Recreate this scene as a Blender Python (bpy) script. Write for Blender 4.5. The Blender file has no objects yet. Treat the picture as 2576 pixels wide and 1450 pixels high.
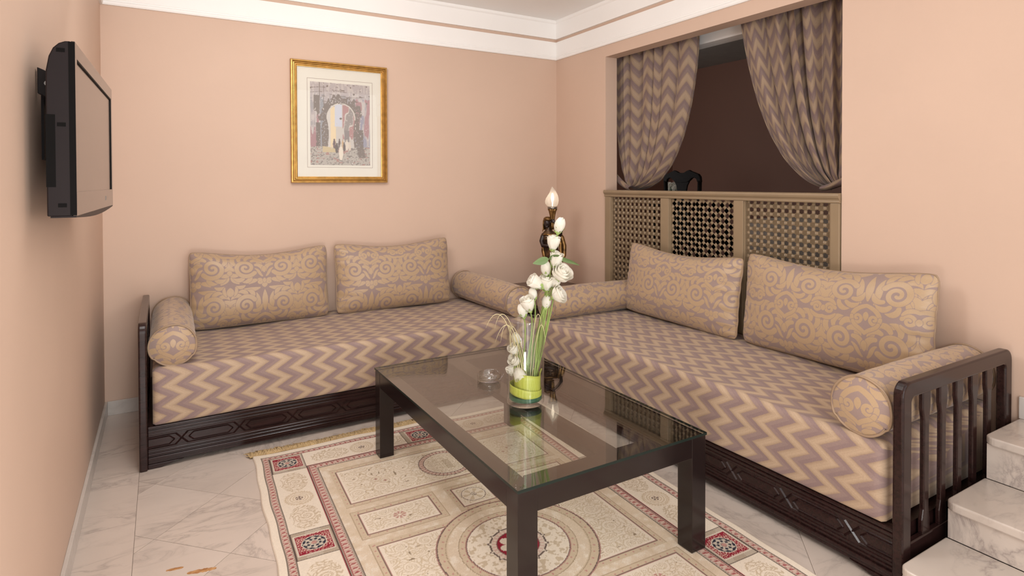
import bpy, bmesh, math, random
import numpy as np
from mathutils import Vector, Matrix
random.seed(7)
SC = bpy.context.scene
COL = SC.collection
PI = math.pi
R = math.radians

# ------------------------------------------------------------------ camera
CX, CY, CZ = -2.8986, -4.1560, 1.35
YAW, PITCH, ROLL, FPX = 0.5339, -0.0146, -0.0027, 1491.31
cd = bpy.data.cameras.new('camera')
cam = bpy.data.objects.new('camera', cd)
COL.objects.link(cam)
fw = Vector((math.sin(YAW) * math.cos(PITCH), math.cos(YAW) * math.cos(PITCH), math.sin(PITCH)))
rt = Vector((math.cos(YAW), -math.sin(YAW), 0))
up = rt.cross(fw)
rt2 = rt * math.cos(ROLL) + up * math.sin(ROLL)
up2 = -rt * math.sin(ROLL) + up * math.cos(ROLL)
mw = Matrix((rt2, up2, -fw)).transposed().to_4x4()
mw.translation = (CX, CY, CZ)
cam.matrix_world = mw
cd.sensor_fit = 'HORIZONTAL'
cd.sensor_width = 36
cd.lens = 36 * FPX / 2576
cd.shift_y = -243.35 / 2576
cd.clip_start = 0.05
SC.camera = cam

# ------------------------------------------------------------------ light
SC.view_settings.view_transform = 'Standard'
SC.view_settings.look = 'None'
SC.view_settings.exposure = 0.05
SC.view_settings.gamma = 1.0
SC.view_settings.use_curve_mapping = False
w = bpy.data.worlds.new('world')
SC.world = w
w.use_nodes = True
w.node_tree.nodes['Background'].inputs[0].default_value = (1.0, 0.985, 0.96, 1)
w.node_tree.nodes['Background'].inputs[1].default_value = 1.50


def area(name, loc, target, sx, sy, power, col):
    l = bpy.data.lights.new(name, 'AREA')
    l.shape = 'RECTANGLE'
    l.size, l.size_y = sx, sy
    l.energy = power
    l.color = col
    o = bpy.data.objects.new(name, l)
    COL.objects.link(o)
    o.location = loc
    d = Vector(target) - Vector(loc)
    o.rotation_euler = d.to_track_quat('-Z', 'Y').to_euler()
    return o


area('low_softbox', (-2.75, -3.75, 0.42), (-1.9, -1.0, 0.62), 0.5, 0.4, 14, (1, .98, .955))
area('ceiling_fill', (-1.85, -1.95, 2.66), (-1.85, -1.93, 0.3), 2.0, 1.5, 10, (1, .985, .965))  # added area light under the ceiling to even out the room, no fixture
area('side_fill', (-2.75, -1.9, 2.45), (-0.05, -0.5, 1.25), 0.7, 0.7, 23, (1, .98, .955))  # added fill that brightens the right wall by the corner, no real lamp
area('upward_fill', (-1.75, -4.6, 1.50), (-2.1, -1.5, 2.75), 0.5, 0.5, 15, (1, .985, .965))  # added fill aimed up to brighten the ceiling and cornice
area('rear_fill', (-2.05, -5.3, 0.95), (-2.2, -1.5, 0.9), 1.3, 1.5, 6, (1, .99, .975))  # added area light behind the camera, no window is built there
area('tall_strip_light', (-2.6, -5.1, 1.25), (-1.8, -1.5, 1.0), 0.45, 2.2, 12, (1, .99, .975))  # added unseen strip light that gives the vase its tall highlight
far = bpy.data.lights.new('far_room_fill', 'POINT')
far.energy, far.color, far.shadow_soft_size = 8, (1, .86, .66), .12  # added point light, out of view, to lift the dim far wall
fo = bpy.data.objects.new('far_room_fill', far)
fo.location = (1.7, -3.5, 2.35)
COL.objects.link(fo)


# ------------------------------------------------------------------ mesh helpers
class MB:
    def __init__(s):
        s.v, s.f, s.uv = [], [], None

    def add(s, vs, fs):
        n = len(s.v)
        s.v += [tuple(p) for p in vs]
        s.f += [tuple(i + n for i in f) for f in fs]
        return s

    def box(s, x0, x1, y0, y1, z0, z1):
        vs = [(x, y, z) for z in (z0, z1) for y in (y0, y1) for x in (x0, x1)]
        return s.add(vs, [(0, 2, 3, 1), (4, 5, 7, 6), (0, 1, 5, 4), (2, 6, 7, 3), (0, 4, 6, 2), (1, 3, 7, 5)])

    def loft(s, rings, closed=True, caps=True):
        n = len(rings[0])
        vs = [p for r in rings for p in r]
        fs = []
        m = n if closed else n - 1
        for i in range(len(rings) - 1):
            for j in range(m):
                a, b = i * n + j, i * n + (j + 1) % n
                fs.append((a, b, b + n, a + n))
        if caps and closed:
            fs.append(tuple(range(n - 1, -1, -1)))
            fs.append(tuple((len(rings) - 1) * n + j for j in range(n)))
        return s.add(vs, fs)

    def lathe(s, prof, c=(0, 0, 0), n=24, caps=True, flute=0, nf=0):
        rings = []
        for r, z in prof:
            rings.append([(c[0] + (r * (1 + flute * math.cos(nf * a))) * math.cos(a),
                           c[1] + (r * (1 + flute * math.cos(nf * a))) * math.sin(a), c[2] + z)
                          for a in [2 * PI * k / n for k in range(n)]])
        return s.loft(rings, True, caps)

    def tube(s, path, rad, n=8, closed=False, caps=True, squash=1.0):
        P = [Vector(p) for p in path]
        m = len(P)
        rad = rad if hasattr(rad, '__len__') else [rad] * m
        rings = []
        T0 = None
        N = None
        for i in range(m):
            if closed:
                t = P[(i + 1) % m] - P[i - 1]
            else:
                t = P[min(i + 1, m - 1)] - P[max(i - 1, 0)]
            t.normalize()
            if N is None:
                h = Vector((0, 0, 1)) if abs(t.z) < .9 else Vector((1, 0, 0))
                N = (h - t * h.dot(t)).normalized()
            else:
                N = (N - t * N.dot(t))
                if N.length < 1e-6:
                    N = t.orthogonal()
                N.normalize()
            B = t.cross(N)
            rings.append([P[i] + (N * math.cos(a) + B * math.sin(a) * squash) * rad[i] for a in
                          [2 * PI * k / n for k in range(n)]])
        if closed:
            rings.append(rings[0])
            return s.loft(rings, True, False)
        return s.loft(rings, True, caps)

    def prism(s, poly, fmap, d0, d1):
        n = len(poly)
        vs = [fmap(a, b, d0) for a, b in poly] + [fmap(a, b, d1) for a, b in poly]
        fs = [tuple(range(n - 1, -1, -1)), tuple(range(n, 2 * n))]
        fs += [(i, (i + 1) % n, (i + 1) % n + n, i + n) for i in range(n)]
        return s.add(vs, fs)

    def grid(s, fn, nu, nv, flip=False):
        vs = [fn(i / nu, j / nv) for j in range(nv + 1) for i in range(nu + 1)]
        fs = []
        for j in range(nv):
            for i in range(nu):
                a = j * (nu + 1) + i
                q = (a, a + 1, a + nu + 2, a + nu + 1)
                fs.append(q[::-1] if flip else q)
        return s.add(vs, fs)


ORG = {}


def setp(o, label=None, cat=None, group=None, kind=None):
    if label: o['label'] = label
    if cat: o['category'] = cat
    if group: o['group'] = group
    if kind: o['kind'] = kind
    return o


def thing(name, loc, label, cat, group=None, rot=None):
    o = bpy.data.objects.new(name, None)
    o.empty_display_size = .05
    COL.objects.link(o)
    o.location = loc
    if rot: o.rotation_euler = rot
    ORG[o] = Vector(loc)
    return setp(o, label, cat, group)


def mesh_from(mb, name, mat, smooth=False, recalc=True, off=None):
    me = bpy.data.meshes.new(name)
    vs = mb.v
    if off is not None:
        vs = [(p[0] - off[0], p[1] - off[1], p[2] - off[2]) for p in vs]
    me.from_pydata(vs, [], mb.f)
    if recalc:
        bm = bmesh.new()
        bm.from_mesh(me)
        bmesh.ops.recalc_face_normals(bm, faces=bm.faces)
        bm.to_mesh(me)
        bm.free()
    if smooth:
        me.polygons.foreach_set('use_smooth', [True] * len(me.polygons))
    if mat: me.materials.append(mat)
    me.update()
    return me


def build(mb, name, mat, parent=None, smooth=False, bevel=0, recalc=True, local=False, base=None,
          label=None, cat=None, group=None, kind=None, seg=2):
    """mb is in world coordinates unless local; the object's origin goes to its parent's origin or to base"""
    off = None
    if not local:
        off = ORG[parent] if parent is not None else (Vector(base) if base is not None else None)
    me = mesh_from(mb, name, mat, smooth, recalc, off)
    o = bpy.data.objects.new(name, me)
    COL.objects.link(o)
    if parent is not None:
        o.parent = parent
        ORG[o] = ORG.get(parent, Vector((0, 0, 0)))
    elif base is not None:
        o.location = base
        ORG[o] = Vector(base)
    else:
        ORG[o] = Vector((0, 0, 0))
    if bevel:
        m = o.modifiers.new('bevel', 'BEVEL')
        m.width = bevel
        m.segments = seg
        m.limit_method = 'ANGLE'
        m.angle_limit = R(40)
    return setp(o, label, cat, group, kind)


def put(me, name, parent, loc, rot=(0, 0, 0), scale=None):
    o = bpy.data.objects.new(name, me)
    COL.objects.link(o)
    o.parent = parent
    o.location = Vector(loc) - ORG[parent]
    o.rotation_euler = rot
    if scale: o.scale = scale
    return o


def grid_mesh(name, X, Y, Z, mat, closed_u=False):
    """fast smooth quad grid from numpy arrays of shape (nv,nu)"""
    nv, nu = X.shape
    co = np.stack([X, Y, Z], -1).reshape(-1, 3).astype(np.float32)
    i, j = np.meshgrid(np.arange(nu if closed_u else nu - 1), np.arange(nv - 1))
    a = (j * nu + i).ravel()
    b = (j * nu + (i + 1) % nu).ravel()
    q = np.stack([a, b, b + nu, a + nu], -1).astype(np.int32)
    me = bpy.data.meshes.new(name)
    me.vertices.add(len(co))
    me.vertices.foreach_set('co', co.ravel())
    me.loops.add(q.size)
    me.loops.foreach_set('vertex_index', q.ravel())
    me.polygons.add(len(q))
    me.polygons.foreach_set('loop_start', np.arange(0, q.size, 4, dtype=np.int32))
    me.polygons.foreach_set('loop_total', np.full(len(q), 4, dtype=np.int32))
    me.polygons.foreach_set('use_smooth', np.ones(len(q), dtype=bool))
    me.update(calc_edges=True)
    me.validate()
    if mat: me.materials.append(mat)
    return me


def add_obj(me, name, parent=None, loc=(0, 0, 0), **k):
    o = bpy.data.objects.new(name, me)
    COL.objects.link(o)
    if parent is not None:
        o.parent = parent
        ORG[o] = ORG.get(parent, Vector((0, 0, 0)))
    else:
        ORG[o] = Vector(loc)
    o.location = loc
    return setp(o, **k)


def attr_f(me, name, vals):
    a = me.attributes.new(name, 'FLOAT', 'POINT')
    a.data.foreach_set('value', np.asarray(vals, dtype=np.float32).ravel())


def attr_c(me, name, rgb):
    n = len(me.vertices)
    a = me.attributes.new(name, 'FLOAT_COLOR', 'POINT')
    c = np.ones((n, 4), dtype=np.float32)
    c[:, :3] = rgb.reshape(-1, 3)
    a.data.foreach_set('color', c.ravel())


def attr_v(me, name, u, v):
    n = len(me.vertices)
    a = me.attributes.new(name, 'FLOAT_VECTOR', 'POINT')
    c = np.zeros((n, 3), dtype=np.float32)
    c[:, 0] = np.ravel(u)
    c[:, 1] = np.ravel(v)
    a.data.foreach_set('vector', c.ravel())


# ------------------------------------------------------------------ materials
def lin(r, g, b):
    f = lambda c: (c / 255 / 12.92) if c / 255 <= .04045 else ((c / 255 + .055) / 1.055) ** 2.4
    return (f(r), f(g), f(b))


class NT:
    def __init__(s, name):
        s.m = bpy.data.materials.new(name)
        s.m.use_nodes = True
        s.t = s.m.node_tree
        s.b = s.t.nodes['Principled BSDF']
        s.out = s.t.nodes['Material Output']

    def n(s, typ, **k):
        x = s.t.nodes.new(typ)
        for a, v in k.items(): setattr(x, a, v)
        return x

    def l(s, a, b):
        s.t.links.new(a, b)

    def math(s, op, a, b=None, clamp=False):
        x = s.n('ShaderNodeMath', operation=op)
        x.use_clamp = clamp
        for i, q in enumerate((a, b)):
            if q is None: continue
            if isinstance(q, (int, float)):
                x.inputs[i].default_value = q
            else:
                s.l(q, x.inputs[i])
        return x.outputs[0]

    def ramp(s, fac, stops, interp='LINEAR'):
        x = s.n('ShaderNodeValToRGB')
        x.color_ramp.interpolation = interp
        e = x.color_ramp.elements
        while len(e) < len(stops): e.new(.5)
        for k, (p, c) in enumerate(stops):
            e[k].position = p
            e[k].color = (*c, 1)
        s.l(fac, x.inputs[0])
        return x.outputs[0]

    def noise(s, vec, scale, detail=3, rough=.5, dist=0):
        x = s.n('ShaderNodeTexNoise')
        x.inputs['Scale'].default_value = scale
        x.inputs['Detail'].default_value = detail
        x.inputs['Roughness'].default_value = rough
        x.inputs['Distortion'].default_value = dist
        if vec is not None: s.l(vec, x.inputs['Vector'])
        return x.outputs[0]

    def mix(s, fac, a, b, mode='MIX'):
        x = s.n('ShaderNodeMix', data_type='RGBA', blend_type=mode)
        if isinstance(fac, (int, float)):
            x.inputs[0].default_value = fac
        else:
            s.l(fac, x.inputs[0])
        for i, q in ((6, a), (7, b)):
            if isinstance(q, tuple):
                x.inputs[i].default_value = (*q, 1)
            else:
                s.l(q, x.inputs[i])
        return x.outputs[2]

    def bump(s, h, strength=.2, dist=.01):
        x = s.n('ShaderNodeBump')
        x.inputs['Strength'].default_value = strength
        x.inputs['Distance'].default_value = dist
        s.l(h, x.inputs['Height'])
        s.l(x.outputs[0], s.b.inputs['Normal'])

    def set(s, **k):
        names = dict(col='Base Color', rough='Roughness', metal='Metallic', spec='Specular IOR Level',
                     coat='Coat Weight', sheen='Sheen Weight', sub='Subsurface Weight', coatr='Coat Roughness')
        for a, v in k.items():
            i = s.b.inputs[names[a]]
            if isinstance(v, tuple):
                i.default_value = (*v, 1)
            elif isinstance(v, (int, float)):
                i.default_value = v
            else:
                s.l(v, i)
        return s.m

    def coord(s, which='Object'):
        return s.n('ShaderNodeTexCoord').outputs[which]

    def world(s):
        return s.n('ShaderNodeNewGeometry').outputs['Position']

    def attr(s, name, out='Fac'):
        return s.n('ShaderNodeAttribute', attribute_name=name).outputs[out]


def plain(name, col, rough=.5, metal=0, spec=.5, var=.06, scale=9, bump=0):
    m = NT(name)
    n = m.noise(m.coord(), scale, 3)
    a = tuple(max(0, c * (1 - var)) for c in col)
    b = tuple(min(1, c * (1 + var)) for c in col)
    c = m.ramp(n, [(.3, a), (.7, b)])
    if bump:
        m.bump(m.noise(m.coord(), scale * 12, 3), bump, .004)
    return m.set(col=c, rough=rough, metal=metal, spec=spec)


def wall_mat(name, col):
    m = NT(name)
    p = m.world()
    c = m.ramp(m.noise(p, 1.1, 3), [(.3, tuple(c * .96 for c in col)), (.7, tuple(min(1, c * 1.03) for c in col))])
    m.bump(m.noise(p, 160, 2), .06, .002)
    return m.set(col=c, rough=.6, spec=.3)


def marble_mat(name, base=(.64, .55, .487), vein=(.34, .29, .26), seed=0, amt=.6):
    m = NT(name)
    p = m.coord('Object')
    info = m.n('ShaderNodeObjectInfo')
    mp = m.n('ShaderNodeVectorMath', operation='ADD')
    sc = m.n('ShaderNodeVectorMath', operation='SCALE')
    cmb = m.n('ShaderNodeCombineXYZ')
    m.l(info.outputs['Random'], cmb.inputs[0]); m.l(info.outputs['Random'], cmb.inputs[1])
    m.l(cmb.outputs[0], sc.inputs[0]); sc.inputs['Scale'].default_value = 37.0
    m.l(p, mp.inputs[0]); m.l(sc.outputs[0], mp.inputs[1])
    mapn = m.n('ShaderNodeMapping')
    mapn.inputs['Rotation'].default_value = (0.3, 0.2, .6 + seed)
    mapn.inputs['Scale'].default_value = (1, 2.6, 1.6)
    m.l(mp.outputs[0], mapn.inputs[0])
    v = mapn.outputs[0]
    n1 = m.noise(v, 4.2, 7, .60, .45)
    r1 = m.math('ABSOLUTE', m.math('SUBTRACT', n1, .5))
    veins = m.ramp(r1, [(0, (1, 1, 1)), (.016, (.55, .55, .55)), (.075, (0, 0, 0))])
    msk = m.ramp(m.noise(v, 1.7, 3), [(.42, (0, 0, 0)), (.60, (1, 1, 1))])
    vm = m.math('MULTIPLY', veins, msk)
    cloud = m.ramp(m.noise(v, 2.0, 4), [(.3, tuple(c * .91 for c in base)), (.7, base)])
    col = m.mix(m.math('MULTIPLY', vm, amt), cloud, vein)
    tint = m.ramp(info.outputs['Random'], [(0, (.94, .93, .92)), (1, (1, 1, 1))])
    col = m.mix(1.0, col, tint, 'MULTIPLY')
    return m.set(col=col, rough=.2, spec=.5)


def wood_mat(name, a=(.014, .006, .0055), b=(.026, .0105, .0095), rough=.17, stretch=(2, 26, 26)):
    m = NT(name)
    mapn = m.n('ShaderNodeMapping')
    mapn.inputs['Scale'].default_value = stretch
    m.l(m.coord(), mapn.inputs[0])
    n = m.noise(mapn.outputs[0], 3, 5, .6, .4)
    c = m.ramp(n, [(.35, a), (.65, b)])
    m.bump(n, .05, .002)
    return m.set(col=c, rough=rough, spec=.36)


def zig_mat(name, P=.094, A=.078, Q=.114, dim=1.0):
    """zigzag cloth; the attribute zig holds (stripe axis, zig axis) in metres"""
    m = NT(name)
    sep = m.n('ShaderNodeSeparateXYZ')
    m.l(m.attr('zig', 'Vector'), sep.inputs[0])
    u, v = sep.outputs[0], sep.outputs[1]
    wob = m.math('MULTIPLY', m.math('SUBTRACT', m.noise(m.attr('zig', 'Vector'), 55, 2), .5), .007)
    fv = m.math('FRACT', m.math('DIVIDE', v, P))
    tri = m.math('ABSOLUTE', m.math('SUBTRACT', m.math('MULTIPLY', fv, 2), 1))
    s = m.math('FRACT', m.math('DIVIDE', m.math('ADD', m.math('ADD', u, wob), m.math('MULTIPLY', tri, A)), Q))
    k = dim
    mm, ml = lin(138, 116, 113), lin(146, 124, 118)
    bd, bm_, bl = lin(158, 134, 113), lin(170, 146, 122), lin(182, 158, 133)
    c = m.ramp(s, [(0, bd), (.025, mm), (.22, mm), (.26, ml), (.45, ml), (.485, bd), (.52, bm_), (.64, bl), (.74, bl), (.755, bm_), (.78, bl), (.92, bm_), (1, bd)])
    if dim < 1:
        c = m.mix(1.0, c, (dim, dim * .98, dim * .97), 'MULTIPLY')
    st = m.noise(m.attr('zig', 'Vector'), 190, 2)
    c = m.mix(.22, c, m.ramp(st, [(.3, (.55, .55, .55)), (.7, (1, 1, 1))]), 'MULTIPLY')
    m.bump(m.noise(m.attr('zig', 'Vector'), 700, 1), .12, .001)
    return m.set(col=c, rough=.62, spec=.3, sheen=.15)


def damask_mat(name, gold=lin(176, 149, 118), line=lin(148, 127, 120)):
    m = NT(name)
    f = m.attr('dam')
    c = m.ramp(f, [(.47, line), (.53, gold)])
    rgh = m.ramp(f, [(.47, (.62, .62, .62)), (.53, (.4, .4, .4))])
    st = m.noise(m.coord(), 260, 2)
    c = m.mix(.12, c, m.ramp(st, [(.3, (.6, .6, .6)), (.7, (1, 1, 1))]), 'MULTIPLY')
    m.bump(f, .10, .002)
    return m.set(col=c, rough=rgh, spec=.45, sheen=.2)


def vcol_mat(name, rough=.85, bump=0, spec=.2):
    m = NT(name)
    c = m.attr('paint', 'Color')
    if bump:
        m.bump(m.noise(m.coord(), 420, 2), bump, .003)
    return m.set(col=c, rough=rough, spec=spec)


def glass_mat(name, tint=(.96, .97, .96), f0=.04, rough=.0):
    """thin clear glass: straight-through view plus mirror reflection by facing angle"""
    m = NT(name)
    lw = m.n('ShaderNodeLayerWeight')
    lw.inputs[0].default_value = .5
    f = m.math('ADD', m.math('MULTIPLY', m.math('POWER', lw.outputs['Facing'], 5.0), 1 - f0), f0)
    tr = m.n('ShaderNodeBsdfTransparent')
    tr.inputs[0].default_value = (*tint, 1)
    gl = m.n('ShaderNodeBsdfGlossy')
    gl.inputs['Roughness'].default_value = rough
    gl.inputs[0].default_value = (.98, .98, .98, 1)
    mx = m.n('ShaderNodeMixShader')
    m.l(f, mx.inputs[0]); m.l(tr.outputs[0], mx.inputs[1]); m.l(gl.outputs[0], mx.inputs[2])
    m.l(mx.outputs[0], m.out.inputs[0])
    return m.m


M_WALL = wall_mat('peach_paint', (.615, .447, .350))
M_WHITE = wall_mat('white_plaster', (.90, .88, .86))
M_CEIL = wall_mat('ceiling_paint', (.88, .86, .84))
M_MARBLE = marble_mat('veined_marble')
M_STEP = marble_mat('step_marble', (.62, .545, .485), (.33, .28, .26), 1.0, .8)
M_GROUT = plain('grout', (.42, .35, .30), .8)
M_BASE = marble_mat('skirting_marble', (.62, .57, .53), (.45, .41, .38), .4, .6)
M_WOOD = wood_mat('dark_lacquered_wood')
M_METAL = plain('dark_table_enamel', (.013, .0078, .0072), .16, 0, .42, .1)
M_GLASS = glass_mat('clear_glass', (.985, .99, .985), .04)
M_TGLASS = glass_mat('tabletop_glass', (.93, .95, .93), .09)
M_EDGE = plain('green_glass_edge', (.009, .016, .013), .3, 0, .3, .05)
M_ZIG = zig_mat('zigzag_cloth')
M_DAM = damask_mat('damask_satin')
M_PIPE = plain('cord_piping', lin(152, 128, 105), .5, 0, .4)
M_SCREEN = plain('taupe_gloss_paint', lin(144, 124, 99), .28, 0, .5, .04)
M_GOLD = plain('gilded_frame', (.52, .30, .085), .34, .75, .5, .2, 30)
M_GOLDD = plain('gilded_frame_groove', (.20, .105, .03), .5, .4, .4, .2, 30)
M_MAT = plain('cream_mount', (.74, .69, .62), .8, 0, .2, .01)
M_TV = plain('black_plastic', (.011, .007, .008), .45, 0, .25, .05)
M_TVF = plain('glossy_bezel', (.06, .045, .037), .14, 0, .8, .05)
M_SCR = plain('dark_display', (.075, .056, .046), .14, 0, .9, .03)
M_BLACK = plain('black_gap', (.004, .0035, .0035), .6, 0, .1)


# ------------------------------------------------------------------ setting
XL, ZC = -3.194, 2.385         # left wall, underside of the cornice
HC = 2.715                     # ceiling
YB = -4.9                      # the room goes on behind the camera
OY0, OY1, OZ = -0.648, -2.460, 2.300   # opening in the right wall
TH = .11
ZF2 = .40                      # floor of the raised room next door

mb = MB().box(XL - .12, XL, YB, .12, -.05, HC + .05)
build(mb, 'wall_left', M_WALL, label='plain peach painted wall carrying the television', kind='structure')
mb = MB().box(XL, .0, 0, .12, -.05, HC + .05)
build(mb, 'wall_back', M_WALL, label='peach painted wall behind the sofa with the framed picture', kind='structure')
mb = MB()
mb.box(0, TH, OY0, .12, -.05, HC + .05)
mb.box(0, TH, YB, OY1, -.05, HC + .05)
mb.box(0, TH, OY1, OY0, OZ, HC + .05)
mb.box(0, TH, OY1, OY0, -.05, .42)
build(mb, 'wall_right', M_WALL, label='peach painted wall with the curtained opening', kind='structure')
mb = MB().box(XL - .12, TH, YB, .12, HC, HC + .06)
build(mb, 'ceiling', M_CEIL, label='off white ceiling', kind='structure')


def crown(name, prof, mat, label):
    """profile (projection, z) carried along left, back and right walls with mitred corners"""
    m_ = MB()
    rings = []
    for px, py, sx, sy in ((XL, YB, 1, 0), (XL, 0, 1, -1), (0, 0, -1, -1), (0, YB, -1, 0)):
        rings.append([(px + sx * p, py + sy * p, z) for p, z in prof])
    m_.loft(rings, True, True)
    return build(m_, name, mat, label=label, kind='structure', smooth=False)


crown('trim_1', [(-.01, ZC), (.012, ZC), (.017, ZC + .008), (.017, ZC + .020), (.010, ZC + .026), (.010, ZC + .030),
                 (.014, ZC + .034), (.014, ZC + .150), (-.01, ZC + .150)], M_WHITE, 'lower white plaster cornice band')
crown('trim_2', [(-.01, ZC + .176), (.016, ZC + .176), (.016, ZC + .300), (.020, ZC + .304), (.026, ZC + .310),
                 (.026, HC + .002), (-.01, HC + .002)], M_WHITE, 'upper white plaster cornice band under the ceiling')

# skirting
mb = MB().box(XL, XL + .013, YB, -.0005, .0, .082)
build(mb, 'baseboard_left', M_BASE, label='narrow marble skirting along the left wall', kind='structure', bevel=.002)
mb = MB().box(XL + .013, -.0005, -.013, -.0005, 0, .082)
build(mb, 'baseboard_back', M_BASE, label='narrow marble skirting along the back wall', kind='structure', bevel=.002)

# floor: substrate with separate marble tiles, diagonal field and a straight border along the left wall
mb = MB().box(XL - .12, TH, YB, .12, -.05, -.0035)
floor = build(mb, 'floor', M_GROUT, label='pale veined marble floor laid diagonally', kind='structure')


def clip(poly, a, b, c):   # keep a*x+b*y<=c
    out = []
    for i in range(len(poly)):
        p, q = poly[i], poly[(i + 1) % len(poly)]
        dp, dq = a * p[0] + b * p[1] - c, a * q[0] + b * q[1] - c
        if dp <= 0: out.append(p)
        if dp * dq < 0:
            t = dp / (dp - dq)
            out.append((p[0] + t * (q[0] - p[0]), p[1] + t * (q[1] - p[1])))
    return out


S = .24
G = .0014
full = None
cnt = 0
for i in range(-30, 30):
    for j in range(-30, 30):
        sx, sd = -4.0 + .48 * i, -1.39 + .48 * j
        cx, cy = (sx + .24 + sd + .24) / 2, (sx + .24 - sd - .24) / 2
        h = .24 - G
        poly = [(cx - h, cy), (cx, cy - h), (cx + h, cy), (cx, cy + h)]
        n0 = len(poly)
        x0, x1, y0, y1 = -3.0 + G / 2, -.02, -4.6, -.02
        if cx + h < x0 or cx - h > x1 or cy + h < y0 or cy - h > y1: continue
        whole = cx - h >= x0 and cx + h <= x1 and cy - h >= y0 and cy + h <= y1
        # nothing of the far corner or the ground under the stair shows
        if cx > -.75 and cy > -.9: continue
        if whole:
            if full is None:
                full = mesh_from(MB().prism([(-h, 0), (0, -h), (h, 0), (0, h)], lambda a, b, d: (a, b, d), -.0035, 0),
                                 'tile', M_MARBLE)
            put(full, 'tile', floor, (cx, cy, 0), (0, 0, random.choice((0, PI / 2, PI, -PI / 2))))
        else:
            for (a, b, c) in ((-1, 0, -x0), (1, 0, x1), (0, -1, -y0), (0, 1, y1)):
                poly = clip(poly, a, b, c)
                if not poly: break
            if len(poly) < 3: continue
            me = mesh_from(MB().prism([(a - cx, b - cy) for a, b in poly], lambda a, b, d: (a, b, d), -.0035, 0), 'tile',
                           M_MARBLE)
            put(me, 'tile', floor, (cx, cy, 0))
bt = mesh_from(MB().box(-.0965 + G, .0965 - G, -.2275 + G / 2, .2275 - G / 2, -.0035, 0), 'border_tile', M_MARBLE)
for k in range(11):
    put(bt, 'border_tile', floor, (-3.0 - .0965, -.2355 + .2275 - .455 * k - .2275 + .0, 0),
        (0, 0, PI if k % 2 else 0))

# ------------------------------------------------------------------ staircase of marble
YS = -3.176
steps = [(-.905, .132), (-.610, .262), (-.320, .420)]
st = thing('staircase', (-.45, -3.7, 0), 'white veined marble stairs rising beside the right sofa end', 'stairs')
for k, (x, z) in enumerate(steps):
    xe = steps[k + 1][0] + .015 if k < 2 else -.002
    # tread slab with a rounded nosing corner
    rr, nn = .035, 6
    poly = [(xe, YS - 1.15), (xe, YS)]
    for a in range(nn + 1):
        t = PI / 2 + PI / 2 * a / nn
        poly.append((x + rr + rr * math.cos(t), YS - rr + rr * math.sin(t)))
    poly.append((x, YS - 1.15))
    m_ = MB().prism(poly, lambda a, b, d: (a, b, d), z - .03, z)
    build(m_, 'tread', M_STEP, st, bevel=.006, seg=3)
    zb = steps[k - 1][1] if k else 0
    m_ = MB().box(x + .016, xe - .001, YS - 1.15, YS - .006, zb, z - .03)
    build(m_, 'riser', M_STEP, st)
mb = MB().box(-.015, -.0005, YS - 1.15, YS + .0, .4205, .506)
build(mb, 'baseboard_right', M_BASE, label='marble skirting above the top stair on the right wall', kind='structure', bevel=.002)

# ------------------------------------------------------------------ room next door
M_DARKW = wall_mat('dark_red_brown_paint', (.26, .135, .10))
M_BEAM = M_WHITE
mb = MB()
mb.box(2.7, 2.8, -4.6, 1.4, ZF2 - .1, 2.9)
mb.box(TH, 2.8, 1.3, 1.4, ZF2 - .1, 2.9)
mb.box(TH, 2.8, -4.6, -4.5, ZF2 - .1, 2.9)
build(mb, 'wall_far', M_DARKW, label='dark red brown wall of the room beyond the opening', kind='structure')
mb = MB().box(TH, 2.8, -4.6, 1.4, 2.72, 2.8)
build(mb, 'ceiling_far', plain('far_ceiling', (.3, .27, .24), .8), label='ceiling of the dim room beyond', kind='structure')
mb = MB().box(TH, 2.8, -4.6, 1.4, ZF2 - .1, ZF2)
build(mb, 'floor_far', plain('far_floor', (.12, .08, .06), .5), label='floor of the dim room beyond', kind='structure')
mb = MB().box(.285, .40, -2.9, -.3, 2.292, 2.72)
build(mb, 'trim_3', M_WHITE, label='white beam above the opening seen between the curtains', kind='structure')

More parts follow.
